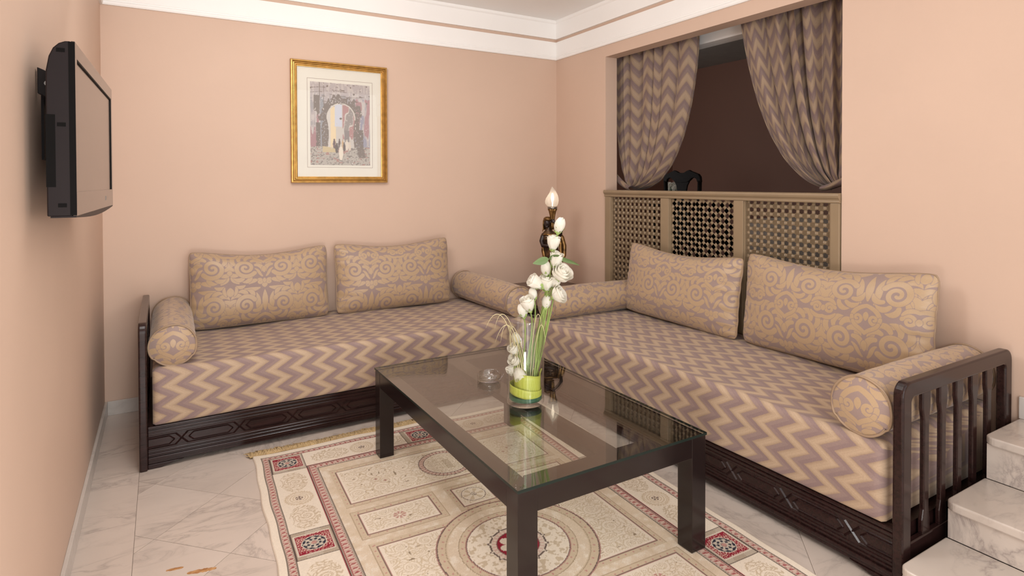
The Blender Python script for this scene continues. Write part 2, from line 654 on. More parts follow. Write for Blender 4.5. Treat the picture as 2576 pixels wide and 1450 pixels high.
# ------------------------------------------------------------------ damask pattern (distance field of scroll strokes)
TU, TV = .40, .47
GAP = .0028
def damask_tile():
    NU, NV = 170, 400
    gx, gy = np.meshgrid((np.arange(NU) + .5) / NU * TU / 2, (np.arange(NV) + .5) / NV * TV)
    D = np.full(gx.shape, .004)

    def field(pts, wf):
        F = np.full(gx.shape, 9.0)
        pts = np.array(pts, float)
        n = len(pts) - 1
        for i in range(n):
            w0, w1 = wf(i / n), wf((i + 1) / n)
            a, b = pts[i], pts[i + 1]
            d = b - a
            L2 = max(1e-12, d @ d)
            for oy in (-TV, 0, TV):
                px, py = gx - a[0], gy - a[1] - oy
                t = np.clip((px * d[0] + py * d[1]) / L2, 0, 1)
                np.minimum(F, np.hypot(px - t * d[0], py - t * d[1]) - 1.08 * (w0 + (w1 - w0) * t), out=F)
        return F

    def put_(F):
        """carve a dark outline round the new stroke, then lay the stroke"""
        nonlocal D
        D = np.minimum(np.maximum(D, GAP - F), F)

    def taper(w0, wm, w1):
        return lambda t: (w0 + (wm - w0) * math.sin(t * PI)) if t < .5 else (w1 + (wm - w1) * math.sin(t * PI))

    def bez(p0, p1, p2, p3, w0, wm, w1, n=12):
        P = [tuple((1 - t) ** 3 * p0[i] + 3 * (1 - t) ** 2 * t * p1[i] + 3 * (1 - t) * t * t * p2[i] + t ** 3 * p3[i] for i in (0, 1))
             for t in [k / n for k in range(n + 1)]]
        put_(field(P, taper(w0, wm, w1)))

    def spiral(c, r, a0, turns, w0, w1, rin=.1):
        n = int(22 * abs(turns))
        P = []
        for k in range(n + 1):
            t = k / n
            a = a0 + turns * 2 * PI * t
            q = r * (1 - t) ** 1.0 + r * rin * t
            P.append((c[0] + q * math.cos(a), c[1] + q * math.sin(a)))
        put_(field(P, lambda t: w0 + (w1 - w0) * t))

    def fingers(c, r, a0, sg, n, step, length, w):
        for k in range(n):
            a = a0 + sg * k * step
            q0, q1 = r, r + length * (1 - .25 * abs(k - n / 2) / n)
            b = a + .55 * sg
            p = lambda q, an: (c[0] + q * math.cos(an), c[1] + q * math.sin(an))
            bez(p(q0 * .9, a - .1 * sg), p(q0 + length * .5, a), p(q1, a + .2 * sg), p(q1 * .97, b), w * .7, w, w * .12, 8)

    # broad leaves filling the ground
    for (p0, p1, p2, p3, wm) in (((.03, .285), (.05, .33), (.03, .37), (.05, .41), .014), ((.0, .30), (.004, .34), (.004, .38), (.0, .425), .013),
                                 ((.2, .30), (.186, .32), (.186, .35), (.2, .375), .012), ((.165, .285), (.18, .30), (.18, .33), (.172, .36), .010),
                                 ((.2, .10), (.188, .12), (.188, .15), (.2, .17), .012), ((.06, .185), (.085, .2), (.11, .2), (.13, .19), .012),
                                 ((.02, .13), (.035, .145), (.04, .16), (.03, .18), .011), ((.15, .005), (.17, .02), (.185, .03), (.195, .045), .012),
                                 ((.09, .0), (.075, .015), (.06, .02), (.035, .02), .012), ((.0, .445), (.01, .455), (.01, .47), (.0, .48), .009)):
        bez(p0, p1, p2, p3, .004, wm, .002)
    bez((.03, .44), (.06, .43), (.09, .43), (.12, .44), .004, .012, .002)
    bez((.115, .46), (.13, .448), (.15, .446), (.165, .46), .003, .010, .002)
    # acanthus fingers then the great scrolls
    c, r = (.108, .108), .064
    fingers(c, r * 1.12, -1.9, 1, 9, .60, .034, .0125)
    spiral(c, r, -2.5, 1.75, .0125, .0065)
    c2, r2 = (.112, .338), .060
    fingers(c2, r2 * 1.12, 2.2, -1, 9, .60, .032, .012)
    spiral(c2, r2, 2.6, -1.75, .012, .006)
    # axis motif: heart, curls and bead
    bez((.0, .275), (.035, .265), (.07, .235), (.058, .20), .008, .009, .007)
    spiral((.036, .214), .026, .2, -1.3, .0075, .0045, .15)
    bez((.055, .196), (.045, .172), (.018, .172), (.0, .15), .007, .008, .007)
    bez((.0, .245), (.006, .235), (.006, .222), (.0, .205), .001, .007, .001)
    bez((.0, .118), (.006, .106), (.006, .088), (.0, .07), .001, .008, .001)
    bez((.012, .045), (.03, .06), (.03, .09), (.052, .10), .004, .008, .003)
    spiral((.028, .008), .018, 1.2, 1.2, .006, .004, .15)
    bez((.0, .0), (.004, .01), (.004, .02), (.0, .03), .001, .007, .001)
    # half-tile axis motif
    spiral((.168, .232), .027, 2.9, -1.4, .0075, .0045, .15)
    bez((.2, .192), (.178, .182), (.156, .19), (.14, .21), .007, .009, .004)
    bez((.2, .272), (.178, .284), (.156, .276), (.142, .256), .007, .009, .004)
    bez((.2, .245), (.194, .238), (.194, .226), (.2, .218), .001, .006, .001)
    bez((.2, .40), (.186, .412), (.186, .432), (.2, .45), .002, .010, .002)
    bez((.178, .40), (.165, .42), (.16, .44), (.17, .455), .003, .009, .002)
    bez((.2, .06), (.192, .07), (.192, .08), (.2, .09), .002, .008, .002)
    return D, NU, NV


DT, DNU, DNV = damask_tile()


def damask(u, v, grow=.0002):
    u = np.asarray(u); v = np.asarray(v)
    cu = np.mod(u, TU)
    cu = np.where(cu > TU / 2, TU - cu, cu) / (TU / 2) * DNU - .5
    cv = np.mod(v, TV) / TV * DNV - .5
    i0 = np.clip(np.floor(cu).astype(int), 0, DNU - 2)
    j0 = np.floor(cv).astype(int)
    fu = np.clip(cu - i0, 0, 1); fv = cv - j0
    j1 = (j0 + 1) % DNV
    j0 = j0 % DNV
    d = (DT[j0, i0] * (1 - fu) * (1 - fv) + DT[j0, i0 + 1] * fu * (1 - fv) + DT[j1, i0] * (1 - fu) * fv + DT[j1, i0 + 1] * fu * fv)
    return np.clip(.5 + (grow - d) * 90, 0, 1)


# ------------------------------------------------------------------ daybeds
def bed(name, label, L, D, fmap, base, hand):
    """local axes: l along the bed from its end panel, s from the front (0) to the wall, z up"""
    root = thing(name, base, label, 'daybed')
    F = lambda l, s, z: fmap(l, s, z)

    def lbox(m_, l0, l1, s0, s1, z0, z1):
        vs = [F(l, s, z) for z in (z0, z1) for s in (s0, s1) for l in (l0, l1)]
        m_.add(vs, [(0, 2, 3, 1), (4, 5, 7, 6), (0, 1, 5, 4), (2, 6, 7, 3), (0, 4, 6, 2), (1, 3, 7, 5)])
        return m_

    # end panel: one bent frame (posts and top rail with rounded shoulders), lower rail, slats
    pt = .034
    H = .695
    s0, s1 = -.012, D - .012
    ro, wd = .045, .055

    def arc(cx, cz, r, a0, a1, n=6):
        return [(cx + r * math.cos(a0 + (a1 - a0) * k / n), cz + r * math.sin(a0 + (a1 - a0) * k / n)) for k in range(n + 1)]
    outer = [(s0, 0)] + arc(s0 + ro, H - ro, ro, PI, PI / 2) + arc(s1 - ro, H - ro, ro, PI / 2, 0) + [(s1, 0)]
    ri = .018
    inner = [(s0 + wd, 0)] + arc(s0 + wd + ri, H - wd - ri, ri, PI, PI / 2) + arc(s1 - wd - ri, H - wd - ri, ri, PI / 2, 0) + [(s1 - wd, 0)]
    m_ = MB()
    n = len(outer)
    vs = [F(l, a, b) for l in (0, pt) for (a, b) in outer + inner]
    fs = []
    for i in range(n - 1):
        o0, o1, i0, i1 = i, i + 1, n + i, n + i + 1
        fs += [(o0, o1, i1, i0), (2 * n + o0, 2 * n + i0, 2 * n + i1, 2 * n + o1),
               (o0, 2 * n + o0, 2 * n + o1, o1), (i0, i1, 2 * n + i1, 2 * n + i0)]
    fs += [(0, n, 3 * n, 2 * n), (n - 1, 3 * n - 1, 4 * n - 1, 2 * n - 1)]
    m_.add(vs, fs)
    pan = build(m_, 'end_panel', M_WOOD, root, bevel=.007, seg=3)
    m_ = lbox(MB(), .006, pt - .006, s0 + wd - .002, s1 - wd + .002, .05, .155)
    build(m_, 'lower_rail', M_WOOD, pan, bevel=.004)
    # slats with wider ends
    zb, zt = .153, H - wd + .002
    sl = None
    ns = 5
    for k in range(ns):
        c = s0 + wd + (s1 - s0 - 2 * wd) * (k + 1) / (ns + 1)
        half = [(.026, zb), (.026, zb + .05), (.017, zb + .085), (.017, zt - .10), (.026, zt - .06), (.026, zt)]
        poly = [(c - a, z) for a, z in half] + [(c + a, z) for a, z in half[::-1]]
        m_ = MB().prism(poly, lambda a, b, d: F(d, a, b), .009, pt - .009)
        build(m_, 'slat', M_WOOD, pan, bevel=.004)

    # front rail with mouldings, carved strapwork and bracket feet
    fr = build(lbox(MB(), pt, L, .008, .034, .022, .203), 'front_rail', M_WOOD, root, bevel=.003)
    for z0, z1, s in ((.190, .203, .000), (.174, .184, .003), (.160, .168, .005), (.078, .086, .005), (.062, .072, .003), (.040, .056, .000)):
        build(lbox(MB(), pt, L, s, .012, z0, z1), 'moulding', M_WOOD, fr, bevel=.003)
    m_ = MB()
    zc, hh = .1235, .027
    pitch = .255

    def ridge(p, q, wdt=.0045, ht=.0075):
        (l0, z0), (l1, z1) = p, q
        d = math.hypot(l1 - l0, z1 - z0)
        nx, nz = -(z1 - z0) / d * wdt, (l1 - l0) / d * wdt
        vs = [F(l0 + nx, .010, z0 + nz), F(l0 - nx, .010, z0 - nz), F(l1 - nx, .010, z1 - nz), F(l1 + nx, .010, z1 + nz),
              F(l0, .010 - ht, z0), F(l1, .010 - ht, z1)]
        m_.add(vs, [(0, 4, 5, 3), (1, 2, 5, 4), (0, 1, 4), (2, 3, 5), (0, 3, 2, 1)])
    k = 0
    l = pt + .14
    lo = pt
    while lo < L - .01:
        hi = min(l, L)
        a, b = lo, hi
        first, last = (k == 0), hi >= L
        # inner cartouche
        e = .03
        A = (a + (.0 if first else e), zc)
        B = (b - (.0 if last else e), zc)
        zi = hh - .008
        aa, bb = (A[0] if first else A[0] + .022), (B[0] if last else B[0] - .022)
        if bb > aa:
            ridge((aa, zc + zi), (bb, zc + zi)); ridge((aa, zc - zi), (bb, zc - zi))
            if not first: ridge(A, (aa, zc + zi)); ridge(A, (aa, zc - zi))
            if not last: ridge((bb, zc + zi), B); ridge((bb, zc - zi), B)
        # crossing straps
        if not last:
            ridge((b - .026, zc + hh), (b + .026, zc - hh), .0055, .008)
            ridge((b - .026, zc - hh), (b + .026, zc + hh), .0055, .008)
        aa, bb = (a if first else a + .026), (b if last else b - .026)
        if bb > aa:
            ridge((aa, zc + hh), (bb, zc + hh), .004, .006); ridge((aa, zc - hh), (bb, zc - hh), .004, .006)
        lo = hi
        l = hi + pitch
        k += 1
    build(m_, 'carved_strapwork', M_WOOD, fr)
    for a, sg in ((pt, 1), (L - .002, -1)):
        poly = [(a, 0), (a + sg * .055, 0), (a + sg * .066, .006), (a + sg * .085, .009), (a + sg * .11, .018), (a + sg * .15, .0225), (a, .0225)]
        m_ = MB().prism(poly, lambda p, q, d: F(p, d, q), .004, .030)
        build(m_, 'bracket_foot', M_WOOD, root, bevel=.002)
    build(lbox(MB(), pt, L, .034, D - .02, .12, .196), 'platform', M_WOOD, root)
    for ll in (L - .05,):
        for s_ in (.04, D - .08):
            build(lbox(MB(), ll, ll + .045, s_, s_ + .045, 0, .12), 'leg', M_WOOD, root)
    return root


def mattress(name, label, L0, L1, D, fmap, base, flipz=False, ph=0.0):
    z0, z1 = .205, .472
    nl = 150
    r = .028
    prof = []
    s_front, s_back = -.004, D - .025
    # from back top to front top, round, down the front, under
    for k in range(33): prof.append((s_back - (s_back - s_front - r) * k / 32, z1))
    for k in range(1, 9):
        a = PI / 2 * k / 8
        prof.append((s_front + r - r * math.sin(a), z1 - r + r * math.cos(a)))
    for k in range(1, 17): prof.append((s_front, z1 - r - (z1 - r - z0 - .015) * k / 16))
    for k in range(1, 5):
        a = PI / 2 * k / 4
        prof.append((s_front + .015 - .015 * math.cos(a), z0 + .015 - .015 * math.sin(a)))
    prof.append((s_back, z0))
    prof.append((s_back, z1))
    prof = np.array(prof)
    arc = np.concatenate([[0], np.cumsum(np.hypot(*np.diff(prof, axis=0).T))])
    arc[-2:] = arc[-3]
    l = np.linspace(L0, L1, nl)
    # rounded ends: three extra rings each
    LL = np.concatenate([[L0 + .02] * 2, [L0 + .006], l[2:-2], [L1 - .006], [L1 - .02 + .02] * 2])
    sc = np.concatenate([[0.0, .93, .985], np.ones(len(LL) - 6), [.985, .93, 0.0]])
    LL[0] = L0; LL[1] = L0; LL[2] = L0 + .012
    LL[-1] = L1; LL[-2] = L1; LL[-3] = L1 - .012
    cs, cz = (s_front + s_back) / 2, (z0 + z1) / 2
    Sg = np.zeros((len(LL), len(prof))); Zg = Sg.copy(); U = Sg.copy(); V = Sg.copy()
    for i, (a, q) in enumerate(zip(LL, sc)):
        if q == 0:
            Sg[i] = cs; Zg[i] = cz
        else:
            Sg[i] = np.where(prof[:, 0] < cs, np.maximum(prof[:, 0], s_front + (1 - q) * .22), np.minimum(prof[:, 0], s_back - (1 - q) * .2))
            Zg[i] = np.where(prof[:, 1] > cz, np.minimum(prof[:, 1], z1 - (1 - q) * .22), np.maximum(prof[:, 1], z0 + (1 - q) * .1))
        U[i] = a; V[i] = arc + ph
    U[0] -= .12; U[-1] += .12
    Lg = np.repeat(LL[:, None], len(prof), 1)
    top = (Zg > z1 - .002)
    soft = .006 * np.sin(Lg * 3.1 + 1) * np.sin(Sg * 5.0 + .4) + .003 * np.sin(Lg * 11 + Sg * 7)
    Zg = Zg + np.where(top, soft - .004, 0)
    front = np.clip((s_front + .02 - Sg) / .02, 0, 1)
    Sg = Sg - front * (.010 * np.sin(np.clip((Zg - z0) / (z1 - z0), 0, 1) * PI) + .003 * np.sin(Lg * 9) * (Zg < .36))
    P = np.array([fmap(a, b, c) for a, b, c in zip(Lg.ravel(), Sg.ravel(), Zg.ravel())]) - np.array(base)
    sh = Lg.shape
    me = grid_mesh(name, P[:, 0].reshape(sh), P[:, 1].reshape(sh), P[:, 2].reshape(sh), M_ZIG)
    attr_v(me, 'zig', U, V)
    bm = bmesh.new(); bm.from_mesh(me)
    bmesh.ops.remove_doubles(bm, verts=bm.verts, dist=.00005)
    bmesh.ops.recalc_face_normals(bm, faces=bm.faces); bm.to_mesh(me); bm.free()
    return add_obj(me, name, None, base, label=label, cat='mattress')


FA = lambda l, s, z: (-3.0 + l, -.900 + s, z)
FB = lambda l, s, z: (-.832 + s, -3.160 + l, z)
bed('daybed', 'dark carved wooden daybed standing along the back wall under the picture', 2.20, .89, FA, (-1.9, -.45, 0), 1)
bed('daybed', 'dark carved wooden daybed along the right wall with slatted end by the stairs', 2.26, .815, FB, (-.42, -2.03, 0), -1)
mattress('mattress', 'zigzag covered mattress on the daybed under the picture', .055, 2.195, .89, FA, (-1.9, -.45, .205))
mattress('mattress', 'zigzag covered mattress on the daybed by the stairs', .062, 2.255, .815, FB, (-.42, -2.03, .205), ph=.03)


# ------------------------------------------------------------------ cushions
def cushion(label, w, h, T, loc, rot, du, dv, seed, sag=.042, grp='damask back cushions'):
    rs = np.random.RandomState(seed)
    nu, nv = 400, 240
    u, v = np.meshgrid(np.linspace(-1, 1, nu), np.linspace(-1, 1, nv))
    # outline: rounded ears at the corners, sides pulled in, top sagging between the ears
    c4 = (np.abs(u) ** 7) * (np.abs(v) ** 7)
    x = u * w / 2 * (1 - .035 * (1 - v ** 2) - .045 * c4)
    z = v * h / 2 * (1 - .02 * (1 - u ** 2) - .05 * c4)
    z = z - np.where(v > 0, v ** 2 * sag * np.cos(u * PI / 2) ** 1.2, 0)
    th = T / 2 * (1 - np.abs(u) ** 3.2) ** .55 * (1 - np.abs(v) ** 2.8) ** .55
    th = th * (1 + .16 * (-v) * (1 - v ** 2))
    edge = np.exp(-(1 - np.abs(u)) / .10) + .5 * np.exp(-(1 - np.abs(v)) / .10)
    ph = rs.rand(6) * 6.28
    wr = edge * (.0062 * np.sin(v * 17 + ph[0] + 2 * u) + .0042 * np.sin(v * 31 + ph[1] + 5 * u)) * (1 - np.abs(u) ** 12)
    wr += .004 * np.sin(u * 4.2 + ph[2]) * np.sin(v * 3.1 + ph[3]) * (1 - u ** 2) * (1 - v ** 2)
    wr += np.exp(-((1 - np.abs(v)) / .12)) * .0032 * np.sin(u * 26 + ph[4])
    wr *= (1 - np.abs(v) ** 14)
    y_f, y_b = -(th + wr), th * .8
    root = thing('damask_cushion', loc, label, 'cushion', None, rot)
    bk = np.unique(np.concatenate([np.arange(nv - 1, 0, -12), [0, nv - 1, nv - 3, 3, 6, nv - 7]]))[::-1]
    X = np.concatenate([x, x[bk]]); Y = np.concatenate([y_f, y_b[bk]]); Z = np.concatenate([z, z[bk]])
    UU = np.concatenate([u, u[bk]]) * w / 2; VV = np.concatenate([v, v[bk]]) * h / 2
    me = grid_mesh('cover', X, Y, Z, M_DAM)
    attr_f(me, 'dam', damask(UU + du, VV + dv))
    o = add_obj(me, 'cover', root)
    # corded piping round the seam
    idx = [(0, k) for k in range(0, nu, 8)] + [(k, nu - 1) for k in range(0, nv, 8)] + [(nv - 1, k) for k in range(nu - 1, -1, -8)] + [(k, 0) for k in range(nv - 1, -1, -8)]
    pts = []
    for a, b in idx:
        p = Vector((x[a, b], 0, z[a, b]))
        p.y = .0025 * math.sin(a * .14 + b * .08 + ph[5])
        if not pts or (p - pts[-1]).length > .002: pts.append(p)
    if (pts[0] - pts[-1]).length < .002: pts.pop()
    build(MB().tube(pts, .0042, 6, closed=True), 'piping', M_PIPE, root, smooth=True, local=True)
    return root


ZM = .470
cushion('tan damask cushion on the left, beside the upright wooden end of the back daybed', .825, .47, .20, (-2.357, -.135, ZM + .237), (R(-7), 0, R(1.0)), 0.0, -.02, 1)
cushion('tan damask cushion under the picture, second from the left wall', .835, .475, .20, (-1.488, -.135, ZM + .241), (R(-7), R(-.6), R(-1.2)), .2, .06, 2)
cushion('tan damask cushion against the pierced screen, nearest the corner', .93, .465, .20, (-.135, -1.515, ZM + .235), (R(-7), R(.8), R(-90)), .06, .12, 3)
cushion('largest tan damask cushion, against the right wall by the stair end', .96, .495, .21, (-.135, -2.475, ZM + .250), (R(-6), R(-.4), R(-91)), .16, .20, 4)


# ------------------------------------------------------------------ bolsters
def bolster(label, a, b, r, du, seed):
    """a is the centre of the end that faces the room, b of the end at the wall"""
    a, b = Vector(a), Vector(b)
    d = (b - a)
    Ln = d.length
    d.normalize()
    side = d.cross(Vector((0, 0, 1))).normalized()
    upv = side.cross(d)
    rs = np.random.RandomState(seed)
    ph = rs.rand(6) * 6.28
    n, nl = 230, 270
    rings, us, vs = [], [], []
    ang = np.linspace(0, 2 * PI, n, endpoint=False)

    def ring(t, rad, uo, cap=0):
        flat = 1 - .05 * (np.sin(ang) < -.5)
        lump = 1 + .012 * np.sin(2 * ang + ph[0] + t * 5) + .010 * np.sin(3 * ang + ph[1] - t * 7) + .006 * np.sin(t * 40 + ph[2] + ang)
        rr = rad * lump * flat
        p = np.array(a)[None] + np.array(d)[None] * t + np.cos(ang)[:, None] * rr[:, None] * np.array(side)[None] + np.sin(ang)[:, None] * rr[:, None] * np.array(upv)[None]
        rings.append(p)
        if cap:
            us.append(np.cos(ang) * rad); vs.append(np.sin(ang) * rad + cap * .1)
        else:
            us.append(np.full(n, uo)); vs.append(ang * r * (TV * 1.0 / TV))
    for k in range(42): ring(-.022 * (1 - (k / 41) ** 2) + .004, r * k / 41 * .985 + .0005, 0, 1)
    for k in range(nl):
        t = Ln * k / (nl - 1)
        q = 1 - .05 * math.exp(-t / .012) - .05 * math.exp(-(Ln - t) / .012) + .02 * math.sin(PI * t / Ln)
        ring(t, r * q, t + du)
    for k in range(13, -1, -1): ring(Ln + .022 * (1 - (k / 13) ** 2) - .004, r * k / 13 * .985 + .0005, 0, 2)
    c = (a + b) / 2
    base = Vector((c.x, c.y, c.z - r))
    root = thing('bolster', base, label, 'bolster')
    P = np.array(rings) - np.array(base)
    me = grid_mesh('cover', P[:, :, 0], P[:, :, 1], P[:, :, 2], M_DAM, closed_u=True)
    attr_f(me, 'dam', damask(np.array(us), np.array(vs) + .11))
    add_obj(me, 'cover', root)
    for t in (.003, Ln - .003):
        pts = [a + d * (t + .003 * math.sin(5 * x_ + ph[3])) + (side * math.cos(x_) + upv * math.sin(x_)) * r * 1.0 * (1 + .012 * math.sin(2 * x_ + ph[0] + t * 5) + .010 * math.sin(3 * x_ + ph[1] - t * 7)) * (.95 if math.sin(x_) < -.5 else 1)
               for x_ in [2 * PI * k / 60 for k in range(60)]]
        build(MB().tube(pts, .0045, 6, closed=True), 'piping', M_PIPE, root, smooth=True)
    return root


RB = .104
bolster('tan damask bolster lying against the wooden end at the left wall', (-2.858, -.868, ZM + .096), (-2.850, -.06, ZM + .099), .1015, .07, 1)
bolster('tan damask bolster at the corner end of the back daybed, behind the vase', (-.885, -.845, ZM + .096), (-.905, -.05, ZM + .10), RB, .0, 2)
bolster('tan damask bolster crossing the corner end of the right daybed', (-.775, -.985, ZM + .094), (-.05, -1.000, ZM + .097), .102, .13, 3)
bolster('tan damask bolster lying against the slatted end by the stairs', (-.822, -3.010, ZM + .100), (-.05, -3.010, ZM + .102), .104, .03, 4)

# ------------------------------------------------------------------ corner table
ct = thing('corner_table', (-.40, -.44, 0), 'dark brown square table in the corner under the figurine lamp', 'table')
M_CT = wood_mat('brown_table_wood', (.10, .062, .047), (.15, .096, .072), .3)
build(MB().box(-.755, -.02, -.84, -.02, .508, .53), 'tabletop', M_CT, ct, bevel=.004)
for x in (-.74, -.075):
    for y in (-.82, -.075):
        build(MB().box(x, x + .045, y, y + .045, 0, .508), 'leg', M_CT, ct)

# ------------------------------------------------------------------ pierced turned-wood screen
scr = thing('lattice_screen', (.015, -1.55, .42), 'taupe painted screen of turned spindles filling the lower half of the opening', 'screen')
ZS0, ZS1 = .42, 1.243
cols = [(-.7155, -1.2325), (-1.308, -1.825), (-1.891, -2.408)]
stiles = [(-.652, -.7155), (-1.2325, -1.308), (-1.825, -1.891), (-2.408, -2.456)]
for a, b in stiles:
    s_ = build(MB().box(-.012, .045, b, a, ZS0, ZS1), 'stile', M_SCREEN, scr, bevel=.004)
    for e, sg in ((a, -1), (b, 1)):
        if abs(e + .652) < .001 or abs(e + 2.456) < .001: continue
        build(MB().box(-.004, .036, min(e, e + sg * -.007), max(e, e + sg * -.007), ZS0 + .05, ZS1), 'bead', M_SCREEN, s_, bevel=.002)
prof = [(.045, 1.243), (-.013, 1.243), (-.016, 1.249), (-.013, 1.256), (-.016, 1.262), (-.023, 1.270), (-.026, 1.280), (-.023, 1.289), (-.017, 1.293), (.06, 1.293), (.06, 1.243)]
m_ = MB().loft([[(x, -.649, z) for x, z in prof], [(x, -2.457, z) for x, z in prof]])
build(m_, 'top_rail', M_SCREEN, scr)
for a, b in cols:
    build(MB().box(-.012, .045, b, a, ZS0, ZS0 + .05), 'bottom_rail', M_SCREEN, scr)


def spindle(length, first, pitch):
    """turned rod along local z from 0 to length with a square block at every node and ringed links between"""
    N = 8
    prof = [(.0092, 0, 0)]
    z = first
    unit = [(-.0215, .0092, 0), (-.0192, .0112, 0), (-.0172, .0088, 0), (-.0158, .0088, 0), (-.0140, .0118, 0), (-.0132, .0095, 0), (-.0122, .0125, 1), (.0122, .0125, 1),
            (.0132, .0095, 0), (.0140, .0118, 0), (.0158, .0088, 0), (.0172, .0088, 0), (.0192, .0112, 0), (.0215, .0092, 0)]
    while z < length + .016:
        for dz, r, q in unit:
            if .0008 < z + dz < length - .0008: prof.append((r, z + dz, q))
        z += pitch
    prof.append((.0092, length, 0))
    rings = []
    for r, z, q in prof:
        ring = []
        for k in range(N):
            a = 2 * PI * k / N
            rr = r / max(abs(math.cos(a)), abs(math.sin(a))) if q else r
            ring.append((rr * math.cos(a), rr * math.sin(a), z))
        rings.append(ring)
    return mesh_from(MB().loft(rings), 'spindle', M_SCREEN)


PT = .517 / 11.75
XS = .016
n_c = 11
zl, zh = ZS0 + .05, ZS1
for ci in (0, 2):
    a, b = cols[ci]
    y0 = (a + b) / 2 - PT * 5.5
    nr = int((zh - zl) / PT)
    ver = spindle(zh - zl, (zh - zl) - PT * (nr - .35), PT)
    hor = spindle(.517, (.517 - PT * 11) / 2, PT)
    for k in range(12):
        put(ver, 'spindle', scr, (XS, y0 + PT * k, zl), scale=(.6, 1, 1))
    for k in range(nr):
        z = zh - PT * (.65 + k) + .3 * PT
        z = zl + (zh - zl) - PT * (nr - .35) + PT * k
        if z > zh - .006: continue
        put(hor, 'spindle', scr, (XS, a, z), (PI / 2, 0, 0), scale=(.6, 1, 1))
a, b = cols[1]
PD = .0455
W_, H_ = .517, zh - zl
# diagonal lattice: lines y-z = k*PD*sqrt2 and y+z = k*PD*sqrt2 inside the panel rectangle
q = PD * math.sqrt(2)
for sgn in (1, -1):
    for k in range(-40, 60):
        c = k * q + .2 * q * 0
        # points (u along -y from a, z from zl): z = sgn*u + c
        pts = []
        for u in (0, W_):
            z = sgn * u + c
            if 0 <= z <= H_: pts.append((u, z))
        for z in (0, H_):
            u = (z - c) / sgn
            if 0 < u < W_: pts.append((u, z))
        if len(pts) < 2: continue
        pts.sort()
        p0, p1 = pts[0], pts[-1]
        Ln = math.hypot(p1[0] - p0[0], p1[1] - p0[1])
        if Ln < .02: continue
        # nodes where the other family crosses: u = (k2*q - c)/2 for sgn=1
        if sgn == 1:
            ph = ((-c) / 2 - p0[0]) * math.sqrt(2)
        else:
            ph = ((c) / 2 - p0[0]) * math.sqrt(2)
        ph = ph % PD
        me = spindle(Ln, ph - PD, PD)
        o = put(me, 'spindle', scr, (XS, a - p0[0], zl + p0[1]), scale=(.6, 1, 1))
        o.rotation_euler = (math.atan2(p1[0] - p0[0], p1[1] - p0[1]), 0, 0)

# ------------------------------------------------------------------ curtains
M_CURT = zig_mat('zigzag_cloth_shaded', P=.105, A=.085, Q=.118, dim=.66)  # same cloth as the mattresses, dim puts the opening's shade into its colour


def curtain(label, outer, inner, P1, P2o, P2i, Gp, ztop, nf, cw, seed):
    nu, nv = 260, 90
    s, t = np.meshgrid(np.linspace(0, 1, nu), np.linspace(0, 1, nv))
    sw = s + .018 * np.sin(2 * PI * s * 2.3 + seed) * (1 - t)
    P0y = outer + (inner - outer) * sw
    P0z = np.full_like(s, ztop)
    P1y = outer + (P1[0] - outer) * sw; P1z = np.full_like(s, P1[1])
    P2y = P2o[0] + (P2i[0] - P2o[0]) * s; P2z = P2o[1] + (P2i[1] - P2o[1]) * s
    bz = lambda a, b, c, d: (1 - t) ** 3 * a + 3 * (1 - t) ** 2 * t * b + 3 * (1 - t) * t * t * c + t ** 3 * d
    sg = np.sign(inner - outer)
    Gy = Gp[0] + sg * (.055 * (s - .5)); Gz = Gp[1] - .035 * (s - .3)
    y = bz(P0y, P1y, P2y, Gy); z = bz(P0z, P1z, P2z, Gz)
    ph = 2 * PI * nf * (.45 * s + .55 * (1 - (1 - s) ** 1.6) + .022 * np.sin(8 * s + seed) + .012 * np.sin(19 * s + 2 * seed))
    am = (.050 * (1 - .3 * t)) * (.6 + .4 * np.cos(ph * .37 + seed) ** 2)
    fold = 1 - 2 * np.abs(np.sin(ph / 2 + .25 * np.sin(4 * t + 5 * s))) ** .85 + .22 * np.sin(1.7 * ph + 1.0 + 2 * t)
    x = .185 + np.clip(am * fold * .8, -.068, .075)
    y = y + sg * .016 * np.cos(ph) * (1 - .3 * t) * (s < .97)
    x = x + .004 * np.sin(40 * t + 9 * s) * t ** 2
    x = np.where(s > .985, x - .006, x)
    arc = np.concatenate([np.zeros((1, nu)), np.cumsum(np.hypot(np.diff(y, axis=0), np.diff(z, axis=0)), axis=0)])
    base = ((outer + inner) / 2, 1.3)
    root = thing('curtain', (.185, base[0], base[1]), label, 'curtain')
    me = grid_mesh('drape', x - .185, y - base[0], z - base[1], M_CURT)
    attr_v(me, 'zig', arc, s * cw)
    d = add_obj(me, 'drape', root)
    # tieback: a band of the same cloth from the gather to the jamb
    n = 40
    ss, tt = np.meshgrid(np.linspace(0, 1, n), np.linspace(0, 1, 9))
    yy = Gp[0] + sg * .045 - sg * .17 * ss
    zz = Gp[1] + .030 * (tt - .5) * 2 * (.45 + .55 * ss) + .075 * ss ** 1.5 - .012
    xx = .135 - .022 * np.cos(tt * PI - PI / 2) * (1 - .4 * ss) + .02 * ss - .012
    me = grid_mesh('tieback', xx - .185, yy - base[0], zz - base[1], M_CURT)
    attr_v(me, 'zig', ss * .17, tt * .07)
    o = add_obj(me, 'tieback', root)
    md = o.modifiers.new('thick', 'SOLIDIFY'); md.thickness = .004
    return root


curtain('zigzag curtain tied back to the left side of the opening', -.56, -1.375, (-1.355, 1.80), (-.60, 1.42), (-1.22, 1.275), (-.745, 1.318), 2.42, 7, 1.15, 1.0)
curtain('zigzag curtain tied back to the right side of the opening', -2.42, -1.705, (-1.785, 1.86), (-2.40, 1.45), (-1.935, 1.36), (-2.325, 1.328), 2.42, 6, 1.25, 2.2)

